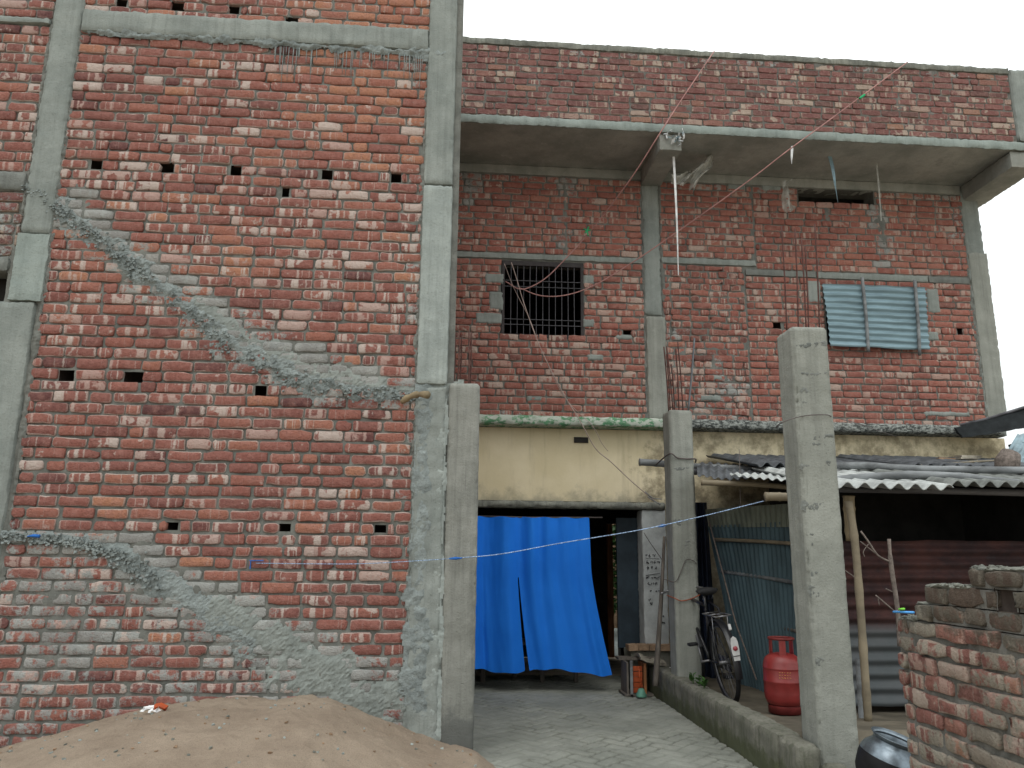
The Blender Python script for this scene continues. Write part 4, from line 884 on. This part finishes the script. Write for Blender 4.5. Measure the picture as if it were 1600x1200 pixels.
# green-blue tin fence between the columns
FN = thing('tin_fence', 'green-blue corrugated tin fence between the two right columns', 'fence', (3.1, 8, .3))
fTL, fTR, fBL, fBR = P(1106, 822, Y=8.7), P(1262, 812, Y=7.2), P(1160, 1082, Y=8.3), P(1262, 1092, Y=7.1)
w = MB(); corr(w, fTL, fTR, fBL, fBR, 22, .014, 'tin_green', 'u', 14, .003, .015); w.build('tin_sheet', FN, smooth=True)
w = MB(); corr(w, P(1102, 796, Y=8.72), P(1262, 784, Y=7.22), P(1108, 824, Y=8.68), P(1262, 822, Y=7.17), 20, .009, 'tin_pale', 'u', 6, .003, .02); w.build('tin_sheet', FN, smooth=True)
for (u0, v0, u1, v1, m) in ((1117, 843, 1262, 851, 'bamboo'), (1128, 893, 1262, 914, 'bamboo_grey'), (1150, 968, 1262, 990, 'wood_grey')):
    w = MB(); w.tube(catmull([P(u0, v0, Y=8.5), P((u0+u1)/2, (v0+v1)/2-1, Y=7.78), P(u1, v1, Y=7.08)], 5), .019, m, 8); w.build('batten', FN, smooth=True)
w = MB(); w.tube([P(1108, 815, Y=8.3), P(1128, 890, Y=8.1), P(1150, 975, Y=7.8), P(1182, 1062, Y=7.4)], .008, 'twig', 6); tag(w.build('thin_stick', smooth=True), 'long thin stick leaning against the green-blue tin fence', 'stick')
w = MB(); w.grid(lambda s, t: P(1080+s*(24+22*t), 785+t*310, Y=8.75+.06*math.sin(s*14)+.03*nz(s*4, t*4, 0, 3)), 40, 40, 'navy'); tag(w.build('tarpaulin', smooth=True), 'dark navy tarpaulin hanging behind the bicycle', 'tarpaulin')

# bicycle (local frame: x forward, z up)
BK = thing('bicycle', 'black bicycle with a white reflector plate leaning between column and tin fence', 'bicycle', (0, 0, 0))
def bpart(name, fn, parent=None, smooth=True):
    w = MB(); fn(w); o = w.build(name, smooth=smooth); o.parent = parent or BK; return o
def ringp(cx, cz, r, n=40, y=0, a0=0, a1=2*math.pi, closed=True): return [Vector((cx+r*math.cos(a0+(a1-a0)*i/n), y, cz+r*math.sin(a0+(a1-a0)*i/n))) for i in range(n if closed else n+1)]
for cx in (0, 1.08):
    wh = bpart('wheel', lambda w: w.tube(ringp(cx, .34, .315), .009, 'chrome', 6, True))
    bpart('tyre', lambda w: w.tube(ringp(cx, .34, .335), .021, 'rubber', 8, True), wh)
    def sp(w):
        for i in range(28):
            a = i*2*math.pi/28; w.tube([(cx, .02*(-1)**i, .34), (cx+.31*math.cos(a), 0, .34+.31*math.sin(a))], .0014, 'chrome', 4, cap=False)
        w.tube([(cx, -.05, .34), (cx, .05, .34)], .02, 'chrome', 8)
    bpart('spokes', sp, wh)
    def fd(w):
        n = 20; a0, a1 = (.05*math.pi, 1.08*math.pi) if cx == 0 else (.2*math.pi, .95*math.pi)
        w.grid(lambda s, t: Vector((cx+(.372+.008*math.sin(s*math.pi))*math.cos(a0+(a1-a0)*t), -.032+.064*s, .34+(.372+.008*math.sin(s*math.pi))*math.sin(a0+(a1-a0)*t))), 6, n, 'blackp', thick=(0, 0, .002))
    bpart('mudguard', fd)
def frame(w):
    bb, st, ht, hb = (.46, 0, .30), (.30, 0, .82), (.86, 0, .86), (.90, 0, .70)
    for a, b, r in ((bb, st, .016), (st, ht, .016), (bb, hb, .017), (ht, hb, .02), (hb, (.95, 0, .66), .018)): w.tube([a, b], r, 'blackp', 8)
    for y in (-.05, .05):
        w.tube([bb, (0, y, .34)], .010, 'blackp', 6); w.tube([(.31, 0, .78), (0, y, .34)], .009, 'blackp', 6); w.tube([(.93, y, .66), (1.08, y, .34)], .012, 'blackp', 6)
    w.box((.0, -.055, .25), (.55, -.035, .37), 'blackp')
bpart('frame', frame)
def sad(w):
    prof = [(-.14, .085, .0), (-.12, .105, .012), (-.04, .09, .015), (.04, .045, .008), (.12, .022, .0), (.15, .012, -.012)]
    n = 14; vs = []
    for x, hw, zz in prof:
        for q in range(n): a = q*2*math.pi/n; vs.append(Vector((.27+x, hw*math.cos(a), .95+zz+.028*math.sin(a))))
    fs = [(i*n+q, (i+1)*n+q, (i+1)*n+(q+1) % n, i*n+(q+1) % n) for i in range(len(prof)-1) for q in range(n)]+[tuple(range(n)), tuple(range((len(prof)-1)*n, len(prof)*n))[::-1]]
    w.add(vs, fs, 'rubber')
    for y in (-.045, .045):
        w.tube([Vector((.17, y, .935))+Vector((.02*math.cos(t*.9), 0, -.007*t)) for t in range(8)], .006, 'chrome', 5)
    w.tube([(.285, 0, .93), (.30, 0, .8)], .013, 'chrome', 8)
bpart('saddle', sad)
def car(w):
    for y in (-.07, .07, 0): w.tube([(.20, y, .76), (-.22, y, .76)], .006, 'chrome', 6)
    for x in (.2, 0, -.22): w.tube([(x, -.07, .76), (x, .07, .76)], .006, 'chrome', 6)
    for y in (-.07, .07): w.tube([(-.1, y, .76), (0, y, .36)], .005, 'chrome', 6)
bpart('carrier', car)
bpart('handlebar', lambda w: w.tube(catmull([Vector((.84, 0, 0))+Matrix.Rotation(R(-55), 3, 'Z') @ Vector(q) for q in ((-.12, -.27, .93), (-.02, -.22, .95), (.01, 0, .97), (-.02, .22, .95), (-.12, .27, .93))], 5), .012, 'chrome', 8))
def pl_(w):
    # shield shaped plate on the rear mudguard, widest in the middle
    n = 18; a = R(180-2)
    outl = [(.0, .105), (.022, .09), (.032, .05), (.034, 0), (.030, -.05), (.026, -.095), (-.026, -.095), (-.030, -.05), (-.034, 0), (-.032, .05), (-.022, .09)]
    vs = [Vector((-.392-.002*0, y, .50+z)) for y, z in outl]+[Vector((-.400, y, .50+z)) for y, z in outl]; k = len(outl)
    w.add(vs, [tuple(range(k)), tuple(range(2*k-1, k-1, -1))]+[(i, k+i, k+(i+1) % k, (i+1) % k) for i in range(k)], 'white_plate')
    w.tube([(-.405, -.03, .445), (-.405, .03, .445)], .003, 'ink', 4); w.tube([(-.34, 0, .70), (-.36, 0, .655)], .014, 'white_plate', 8)
rp = bpart('reflector_plate', pl_, smooth=False)
bpart('reflector', lambda w: w.lathe([(0, .008), (.016, .006), (.021, 0), (.021, -.004)], 'red_lens', 18, mtx=Matrix.Translation((-.402, 0, .505)) @ Matrix.Rotation(R(-90), 4, 'Y')), rp)
def crank(w):
    w.tube([(.46, -.09, .30), (.46, .09, .30)], .012, 'chrome', 8); w.tube([(.46, -.08, .30), (.40, -.08, .14)], .009, 'chrome', 6); w.tube([(.46, .08, .30), (.52, .08, .46)], .009, 'chrome', 6)
    for x, y, z in ((.40, -.13, .14), (.52, .13, .46)): w.box((x-.045, y-.04, z-.012), (x+.045, y+.04, z+.012), 'rubber')
    w.tube(ringp(.46, .30, .09, 24, -.045), .006, 'chrome', 5, True)
bpart('pedals', crank)
def lockb(w): w.tube([(.28, -.03, .86), (.1, -.06, .80), (.05, -.07, .6)], .012, 'rubber', 6)
bpart('cable_lock', lockb)
bp = P(1152, 1098, Z=.3)
q = P(1143, 1096, Y=7.25)
BK.matrix_world = Matrix.Translation((q.x, 7.25, .19)) @ Matrix.Rotation(R(88), 4, 'Z') @ Matrix.Rotation(R(-8), 4, 'X')

# gas cylinder
GC = thing('gas_cylinder', 'red gas cylinder standing behind the tall column', 'gas cylinder', tuple(P(1227, 1113, Z=.225)))
def gpart(name, fn, smooth=True, parent=None):
    w = MB(); fn(w); o = w.build(name, smooth=smooth); o.parent = parent or GC; return o
gpart('body', lambda w: w.lathe([(.0, .05), (.10, .052), (.135, .07), (.152, .11), (.155, .16), (.155, .235), (.158, .24), (.158, .25), (.155, .255), (.155, .33), (.154, .34), (.158, .345), (.155, .35), (.150, .39), (.135, .425), (.10, .45), (.05, .462), (0, .465)], 'red_steel', 48))
gpart('foot_ring', lambda w: w.lathe([(.115, .06), (.125, .0), (.131, .0), (.131, .06)], 'red_dark', 40))
def guard(w):
    for a in (0.2, 2.3, 4.4):
        c, s = math.cos(a), math.sin(a); w.grid(lambda u, t: Vector((.095*math.cos(a+(u-.5)*.55), .095*math.sin(a+(u-.5)*.55), .44+.13*t)), 4, 2, 'red_steel', thick=(.004*c, .004*s, 0))
    w.tube([Vector((.098*math.cos(t), .098*math.sin(t), .575)) for t in [i*2*math.pi/32 for i in range(32)]], .011, 'red_dark', 8, True)
gpart('collar', guard)
gpart('valve', lambda w: w.lathe([(0, .52), (.018, .52), (.018, .50), (.012, .49), (.016, .475), (.016, .46)], 'bamboo_brown', 14))
def lett(w):
    for i in range(5):
        a = R(238)+i*.13; r = .1565
        for k in range(3):
            z = .285+.018*k; w.tube([(r*math.cos(a-.035), r*math.sin(a-.035), z), (r*math.cos(a+.035*(1 if k != i % 3 else 0)), r*math.sin(a+.035), z+.004*(k-1))], .003, 'yellow_paint', 4)
gpart('faded_lettering', lett, parent=GC.children[0] if GC.children else GC)

# cooking pot, leaning
PT = thing('cooking_pot', 'big soot-blackened metal pot with a shiny shoulder beside the ruined wall', 'pot', tuple(P(1392, 1200, Y=4.55)))
PT.location = (P(1374, 1165, Y=4.8).x, 4.8, .125)
mt = Matrix.Rotation(R(15), 4, 'Y') @ Matrix.Rotation(R(10), 4, 'X')
for nm, prof, m in (('body', [(0, -.02), (.10, -.02), (.155, .03), (.18, .10), (.182, .17), (.178, .20)], 'soot'), ('shoulder', [(.178, .2015), (.165, .235), (.138, .262), (.124, .275), (.121, .30)], 'pot_metal'), ('rim', [(.121, .30), (.138, .318), (.141, .314), (.124, .297), (.118, .27), (.10, .2)], 'pot_metal')):
    w = MB(); w.lathe(prof, m, 44, mtx=mt); o = w.build(nm, smooth=True); o.parent = PT

# dead branch beside the shed
w = MB()
w.tube(catmull([P(1406, 1010, Y=5.3), P(1402, 950, Y=5.3), P(1392, 880, Y=5.3), P(1389, 842, Y=5.3)], 6), [.016]*14+[.012]*5, 'twig', 8)
for q, r in (([P(1391, 878, Y=5.3), P(1372, 868, Y=5.28), P(1358, 848, Y=5.27), P(1345, 830, Y=5.27)], .007), ([P(1372, 868, Y=5.28), P(1352, 852, Y=5.27), P(1344, 846, Y=5.3)], .004), ([P(1357, 850, Y=5.27), P(1349, 862, Y=5.27), P(1351, 870, Y=5.27)], .003), ([P(1400, 957, Y=5.3), P(1380, 940, Y=5.3), P(1368, 930, Y=5.3)], .005), ([P(1372, 935, Y=5.3), P(1374, 946, Y=5.3)], .003), ([P(1395, 925, Y=5.3), P(1384, 920, Y=5.3)], .004), ([P(1318, 890, Y=5.3), P(1330, 898, Y=5.3), P(1335, 902, Y=5.3)], .004)):
    w.tube(catmull(q, 4), r, 'twig', 6)
tag(w.build('dead_branch', smooth=True), 'bare forked dead branch standing up before the rusty iron wall', 'branch')

# ruined brick wall, foreground right (runs away from the camera)
RX = 2.4; FR = Face((RX, 0, 0), (0, 1, 0), (-1, 0, 0))
RW = thing('ruined_wall', 'broken stepped brick wall in the right foreground, mossy on top', 'wall', (2.5, 3.2, 0))
w = MB(); toneR = lambda a, z: rnd.gauss(.45, .24)
zz = [-.05, 1.145, 1.234, 1.324, 1.412]; ye = [4.22, 4.03, 3.94, 3.57]
HR = (3.28, 3.40, zz[2]+.004, zz[3]-.004)
kw = dict(efff=lambda a, z: rnd.random()**.8, jd=.006, rough=1.7)
smR = lambda a, z: min(1, max(0, .55+.7*nz(a*2.2, z*2.2, 9, 3)))
mr = mortar_h(smR, -.019, .010)
for i in range(4):
    brickwork(w, FR, 1.2, ye[i], zz[i], zz[i+1], 'brick_old', (HR,), toneR, smR, **kw)
    sheet(w, FR, 1.2, ye[i]-.012, zz[i], zz[i+1]-.006, .022, 'mortar_dark', mr, (HR,))
    w.box((RX+.035, 1.2, zz[i]+.001), (RX+.245, ye[i]-.012, zz[i+1]-.007), 'mortar_dark')
recess(w, FR, HR, .034, 'hole', -.01, .01)
FE = Face((RX, ye[0], 0), (1, 0, 0), (0, 1, 0)); brickwork(w, FE, 0, .25, -.05, 1.145, 'brick_old', (), toneR, smR, 'header')
w.build('brickwork', RW, smooth=True, color=True)
w = MB()
for i in range(4):
    y0 = 1.2 if i == 3 else ye[i+1]+.004
    rough_box(w, (RX-.004, y0, zz[i+1]-.012), (RX+.25, ye[i]-.006, zz[i+1]+.006), 'coping', .016, .006, .012, 70.+i)
for k in range(90):
    i = rnd.choice((0, 0, 2, 3)); y = rnd.uniform(max(2.9, (2.9 if i == 3 else ye[i+1])), ye[i]-.02); z = zz[i+1]+.002
    r = rnd.uniform(.004, .011); x = RX+rnd.uniform(0, .12); w.box((x-r, y-r, z), (x+r, y+r, z+r*1.3), 'coping', jit=r*.4)
w.build('mortar_cap', RW, smooth=True)
w = MB(); w.tube([P(1396, 956, X=RX-.01), P(1412, 956.5, X=RX-.01), P(1428, 957, X=RX-.01)], .006, 'blue_plastic', 6); w.tube([P(1405, 952, X=RX-.01), P(1413, 951.5, X=RX-.01)], .006, 'lime', 6)
tag(w.build('toothbrush', smooth=True), 'small blue and green toothbrush lying on the lowest step of the ruined wall', 'toothbrush')

# ================================================================== doorway clutter
CB = thing('cabinet', 'low broken wooden cabinet with orange-red shelves beside the doorway', 'cabinet', (2.2, 8.75, 0))
yb = 8.72; X = lambda u: P(u, 1050, Y=yb).x
w = MB(); w.box((X(979), yb, .02), (X(982), yb+.3, .34), 'wood_grey'); w.box((X(984), yb-.02, .0), (X(988), yb+.0, .36), 'bamboo_grey'); w.box((X(1006), yb, .02), (X(1010), yb+.3, .33), 'wood_brown'); w.box((X(975), yb-.02, .0), (X(1020), yb+.3, .02), 'wood_grey')
w.build('frame', CB)
w = MB()
for i in range(5): w.box((X(990), yb+.02, .03+i*.055), (X(1004), yb+.04, .078+i*.055), 'orange_wood', jit=.002)
w.build('drawer_front', CB)
w = MB(); w.box((X(972), yb+.16, .345), (X(1030), yb+.34, .37), 'wood_grey', jit=.003); w.build('top', CB)
w = MB(); w.grid(lambda s, t: Vector((X(1000+40*s), yb-.05+.28*t, .40-.07*s+.03*math.sin(s*7+t*3)*math.sin(t*3.1)+.012*nz(s*6, t*6, 0, 3))), 20, 10, 'sack', thick=(0, 0, -.03)); tag(w.build('sack', smooth=True), 'crumpled grey sack lying on top of the low cabinet', 'sack')
w = MB(); w.box(P(1036, 1046, Y=8.60), P(1047, 1042, Y=8.7), 'white_plastic'); tag(w.build('white_box'), 'small white plastic piece on the low wall by the sack', 'plastic piece')
BR = thing('broom', 'small green hand brush with a thin orange stick handle by the cabinet', 'brush', tuple(P(1001, 1083, Z=0.01)))
b0 = P(1002, 1083, Y=8.62); w = MB(); b0.z = .01
prof = [(.055, 0), (.058, .02), (.040, .05), (.032, .075), (.018, .085), (.0, .086)]; w.lathe(prof, 'green_plastic', 18, b0); w.build('head', BR, smooth=True)
w = MB(); w.tube([b0+Vector((0, 0, .08)), b0+Vector((-.015, .03, .30))], .006, 'orange_wood', 6); w.build('handle', BR, smooth=True)
w = MB(); c = catmull([P(1024, 1072, Y=8.35), P(1029, 1000, Y=8.4), P(1034, 920, Y=8.42), P(1038, 838, Y=8.45)], 6); w.tube(c, [.032-.018*i/len(c) for i in range(len(c))], 'wood_grey', 9); tag(w.build('wooden_pole', smooth=True), 'rough grey wooden pole leaning beside the slender column', 'pole')
BN = thing('bench', 'dark wooden bench hidden behind the blue curtain, only its legs in view', 'bench', (.9, 9.9, 0))
w = MB(); w.box((.3, 9.6, .42), (1.6, 10.0, .46), 'wood_grey'); w.build('seat', BN)
for x, y in ((.4, 9.65), (1.1, 9.65), (1.5, 9.65), (.8, 9.95)): w = MB(); w.box((x, y, 0), (x+.05, y+.05, .418), 'wood_grey'); w.build('leg', BN)
for k, (u, v) in enumerate(((1083, 1062), (1092, 1066), (1100, 1070))):
    w = MB(); b = P(u, v+6, Z=.3)
    w.tube([b, b+Vector((.01, 0, .09))], .004, 'leaf', 5)
    for i in range(22):
        a = rnd.uniform(0, 6.28); l = rnd.uniform(.03, .10); c = b+Vector((rnd.gauss(0, .004), rnd.gauss(0, .004), rnd.uniform(.01, .085))); d = Vector((math.cos(a), math.sin(a), .6))*l*.5; e = Vector((-math.sin(a), math.cos(a), 0))*l*.22
        w.add([c, c+d*.5+e, c+d, c+d*.5-e], [(0, 1, 2, 3)], 'leaf')
    tag(w.build('weed'), ('small green weed touching the slender column foot behind the low wall', 'middle one of three small weeds behind the low wall', 'small green weed nearest the bicycle wheel behind the low wall')[k], 'plant', 'weeds behind the low wall')
w = MB()
for i in range(2600):
    c = Vector((rnd.gauss(3.2, .45), 15.5+rnd.gauss(0, .35), rnd.uniform(.4, 3.0))); a = rnd.uniform(0, 6.28); e = Vector((math.cos(a), math.sin(a), rnd.uniform(-.5, .5)))*.06; d = Vector((-math.sin(a), math.cos(a), rnd.uniform(-.5, 1)))*.05
    w.add([c-e, c+d, c+e, c-d], [(0, 1, 2, 3)], 'leaf')
w.tube([(3.0, 15.5, 0), (3.05, 15.5, 1), (3, 15.5, 1.8)], .03, 'twig', 6)
bw = MB(); rough_box(bw, (1.5, 17, -.03), (6, 17.2, 3.2), 'tanbrick', .2, .01, .01, 60.); tag(bw.build('mud_wall'), 'tan wall far behind the house, glimpsed through the narrow back doorway', 'wall')
bw = MB(); bw.grid(lambda s, t: Vector((1+4*s, 12.3+4.6*t, -.02)), 8, 8, 'conc_light'); tag(bw.build('back_yard'), 'pale bare yard behind the house', kind='structure')
tag(w.build('shrub'), 'leafy shrub glimpsed through the narrow back doorway', 'shrub')

# ================================================================== ropes, cables, rags
w = MB(); A, B = P(700, 873, Y=5.93), P(1193, 783, Y=5.8); q = []
for i in range(49):
    t = i/48; p = A.lerp(B, t); p.z -= .05*4*t*(1-t); q.append(p)
# follow the photographed sag
q = catmull([A, P(780, 866, Y=5.9), P(880, 848, Y=5.9), P(1000, 828, Y=5.88), P(1100, 806, Y=5.85), B], 16)
w.tube(q, .0034, 'rope_blue', 6)
tag(w.build('rope', smooth=True), 'blue and white clothes line sagging from the left column to the bamboo stub', 'rope')
rp_ = bpy.data.objects['rope']
for (u0, v0, u1, v1) in ((702, 873, 722, 872), (1028, 823, 1042, 820)):
    w = MB(); w.tube([P(u0, v0, Y=5.90), P((u0+u1)/2, (v0+v1)/2, Y=5.90), P(u1, v1, Y=5.90)], [.005, .011, .004], 'knot', 8); w.build('knot', rp_, smooth=True)
w = MB()
pts = [P(400, 880, Y=5.97), P(480, 881, Y=5.97), P(560, 881, Y=5.97), P(640, 877, Y=5.96), P(702, 873, Y=5.93)]
w.tube(catmull(pts, 8), .0028, 'rope_blue', 5); tag(w.build('cord', smooth=True), 'thin pale cord stretched along the left brick wall to the rope knot', 'cord')
w = MB(); w.tube([P(42, 838, Y=5.96), P(52, 837, Y=5.96), P(62, 838, Y=5.96)], [.003, .011, .012], 'knot', 8); tag(w.build('blue_rag', smooth=True), 'tiny blue scrap of rope stuck in the rough concrete band at the far left', 'rope scrap')
TX = P(1115, 80, Y=8.1)
wire('cable', 'left one of two thin reddish cables slanting down from the parapet top', 'cable', [P(1116, 80, Y=8.09), P(1062, 160, Y=8.06), P(1030, 210, Y=8.06), P(985, 280, Y=8.4), P(925, 358, Y=8.95), P(880, 408, Y=9.02), P(848, 438, Y=9.02), P(815, 452, Y=9.02), P(790, 440, Y=9.04)], .0070, 'red_wire', 6, 'cables from the parapet')
wire('cable', 'right one of two thin reddish cables slanting down from the parapet top', 'cable', [P(1418, 97, Y=8.09), P(1290, 192, Y=8.06), P(1230, 236, Y=8.06), P(1165, 286, Y=8.3), P(1050, 368, Y=8.8), P(985, 412, Y=9.02), P(930, 445, Y=9.02), P(885, 461, Y=9.02), P(845, 462, Y=9.02), P(812, 450, Y=9.02)], .0070, 'red_wire', 6, 'cables from the parapet')
wire('cable', 'thicker pinkish wire drooping from the barred window down to the lintel end', 'cable', [P(799, 410, Y=9.0), P(807, 435, Y=8.98), P(820, 478, Y=8.95), P(845, 545, Y=8.9), P(880, 615, Y=8.85), P(905, 655, Y=8.82), P(930, 700, Y=8.85), P(955, 722, Y=8.9), P(990, 755, Y=8.95), P(1030, 788, Y=8.95)], .0055, 'pink_wire', 6, 'wires from the window')
wire('cable', 'thinner pinkish wire drooping from the barred window, ending on the yellow plaster', 'cable', [P(788, 412, Y=9.0), P(803, 450, Y=8.98), P(828, 500, Y=8.96), P(845, 545, Y=8.93), P(880, 618, Y=8.88), P(925, 665, Y=8.84), P(940, 692, Y=8.85), P(950, 705, Y=8.9)], .0035, 'pink_wire', 6, 'wires from the window')
w = MB()
for q in ([P(1012, 776, Y=8.9), P(1022, 783, Y=8.9), P(1032, 788, Y=8.9)], [P(1008, 768, Y=8.9), P(1020, 778, Y=8.92), P(1034, 780, Y=8.9)]): w.tube(catmull(q, 4), .006, 'bamboo_grey', 6)
tag(w.build('twig', smooth=True), 'pale twig stuck at the lintel end next to the slender column', 'twig')
wire('hanging_wire', 'dark wire looping down beside the whitewashed doorway pier', 'wire', [P(1006, 832, Y=8.9), P(1016, 848, Y=8.9), P(1030, 868, Y=8.9), P(1036, 878, Y=8.9)], .004, 'dark_wire')
wire('hanging_wire', 'thin wire hanging straight down from the poles between the two right columns', 'wire', [P(1155, 702, Y=7.2), P(1156, 745, Y=7.1), P(1157, 790, Y=7.1)], .003, 'dark_wire')
for (u, v, m, lab) in ((917, 361, 'bright_green', 'tiny bright green tie on the left red cable'), (1347, 151, 'bright_green', 'tiny dark green tape on the right red cable')):
    w = MB(); Yc = 8.92 if u < 1000 else 8.05
    if u < 1000:
        for a, b in ((-5, -4), (6, -2), (2, 7), (-3, 3), (3, -7)): w.tube([P(u, v, Y=Yc), P(u+a, v+b, Y=Yc-.01)], .009, m, 5)
    else: w.tube([P(u-4, v+3, Y=Yc), P(u+4, v-3, Y=Yc)], .014, m, 6)
    tag(w.build('cable_tie'), lab, 'cable tie')
def strip(label, q, ws, m='white_plastic', twist=0., n=12):
    w = MB(); c = catmull(q, 6); k = len(c)
    def fn(s, t):
        i = min(k-1, int(round(t*(k-1)))); wd = ws[0]+(ws[1]-ws[0])*t; a = twist*t
        return c[i]+Vector((math.cos(a), math.sin(a)*.6, 0))*((s-.5)*wd)+Vector((0, .006*math.sin(s*9+t*5), 0))
    w.grid(fn, 4, k-1, m, thick=(0, .0015, 0)); return tag(w.build('plastic_strip', smooth=True), label, 'plastic strip', 'plastic strips under the slab')
strip('long narrow white plastic strip hanging from the middle beam', [P(1052, 235, Y=8.3), P(1055, 290, Y=8.32), P(1058, 360, Y=8.34), P(1060, 430, Y=8.36)], (.028, .018), twist=.5)
strip('short wide blue-white plastic strip hanging under the slab above the dark vent slot', [P(1295, 238, Y=8.5), P(1301, 262, Y=8.5), P(1305, 290, Y=8.5), P(1309, 316, Y=8.5)], (.05, .04), 'tin_blue', 1.2)
strip('thin pale plastic strip hanging under the slab right of the dark vent slot', [P(1370, 255, Y=8.55), P(1373, 290, Y=8.55), P(1377, 345, Y=8.55)], (.02, .016), 'film')
strip('tiny pale tag dangling from the right red cable', [P(1238, 228, Y=8.05), P(1237, 245, Y=8.05), P(1237, 256, Y=8.05)], (.03, .006), 'white_plastic')
def rag(label, q0, q1, m='film', Y=8.6, seed=0):
    """torn film between two pixel-traced edges, given depth by folds"""
    w = MB(); a = catmull([P(u, v, Y=Y) for u, v in q0], 6); b = catmull([P(u, v, Y=Y) for u, v in q1], 6); n = min(len(a), len(b))-1
    w.grid(lambda s, t: a[int(round(t*n))].lerp(b[int(round(t*n))], s)+Vector((0, .05*math.sin(s*8+t*6+seed)+.03*nz(s*5, t*5, seed, 3), .01*nz(s*9, t*9, seed, 3))), 10, n, m, keep=lambda s, t: nz(s*3, t*4, seed+3, 3) < .42)
    return tag(w.build('torn_plastic', smooth=True), label, 'torn plastic', 'torn plastic under the slab')
rag('torn translucent plastic sheet hanging right of the middle beam, its tail pointing down', [(1108, 238), (1098, 252), (1086, 268), (1078, 285), (1077, 295)], [(1116, 250), (1110, 264), (1096, 276), (1090, 286), (1086, 296)], seed=1)
rag('torn translucent plastic film sagging right beside the middle beam end', [(1046, 270), (1060, 276), (1075, 268), (1092, 258)], [(1052, 288), (1064, 292), (1078, 280), (1098, 266)], seed=2)
rag('pale plastic bag hooked above the tall column rods at the slab', [(1222, 284), (1221, 300), (1223, 318), (1230, 332)], [(1236, 282), (1232, 298), (1238, 316), (1240, 328)], seed=3, Y=8.7)
w = MB(); FW = Face((0, YE-.02, 0), (1, 0, 0), (0, -1, 0)); a, z = pl(1053, 216, YE)
for k in range(34):
    c = FW.p(a+rnd.uniform(-.11, .11), z+rnd.uniform(-.08, .10), rnd.uniform(-.02, .04)); r = rnd.uniform(.02, .05); d = Vector((rnd.uniform(-1, 1), rnd.uniform(-.6, .6), rnd.uniform(-1, 1))).normalized(); e = d.orthogonal().normalized()
    w.add([c-d*r, c+e*r*.7, c+d*r, c-e*r*.5], [(0, 1, 2), (0, 2, 3)], 'white_plastic' if k % 3 else 'tin_blue')
tag(w.build('plastic_wrap'), 'crumpled white plastic wrapped round the end of the middle beam', 'plastic wrap')
# litter on the sand
w = MB(); c = P(240, 1127, Y=5.6); c.z = sand_z(c.x, 5.6)+.02
for k in range(16):
    p = c+Vector((rnd.uniform(-.07, .07), rnd.uniform(-.04, .04), rnd.uniform(-.005, .025))); r = rnd.uniform(.012, .028); d = Vector((rnd.uniform(-1, 1), rnd.uniform(-1, 1), rnd.uniform(-.5, .5))).normalized(); e = d.orthogonal().normalized()
    w.add([p-d*r, p+e*r*.7, p+d*r, p-e*r*.6], [(0, 1, 2), (0, 2, 3)], 'orange_wood' if p.x > c.x+.01 and k % 2 else 'white_plastic')
w.tube([c+Vector((-.07, 0, .01)), c+Vector((0, .01, .02))], .012, 'white_plastic', 6); w.tube([c+Vector((0, .01, .02)), c+Vector((.035, 0, .03)), c+Vector((.075, 0, .012))], .018, 'orange_wood', 7)
tag(w.build('wrapper'), 'crumpled white and orange plastic wrapper lying on the sand heap', 'wrapper')
w = MB()
for k in range(220):
    x, y = rnd.uniform(-3.2, .2), rnd.uniform(4.4, 5.9); z = sand_z(x, y); r = rnd.uniform(.003, .009)
    w.box((x-r, y-r, z-r*.3), (x+r, y+r, z+r), rnd.choice(['conc_light', 'coping', 'tanbrick']), jit=r*.5)
tag(w.build('pebbles'), 'pebbles and crumbs scattered on the sand', kind='stuff')
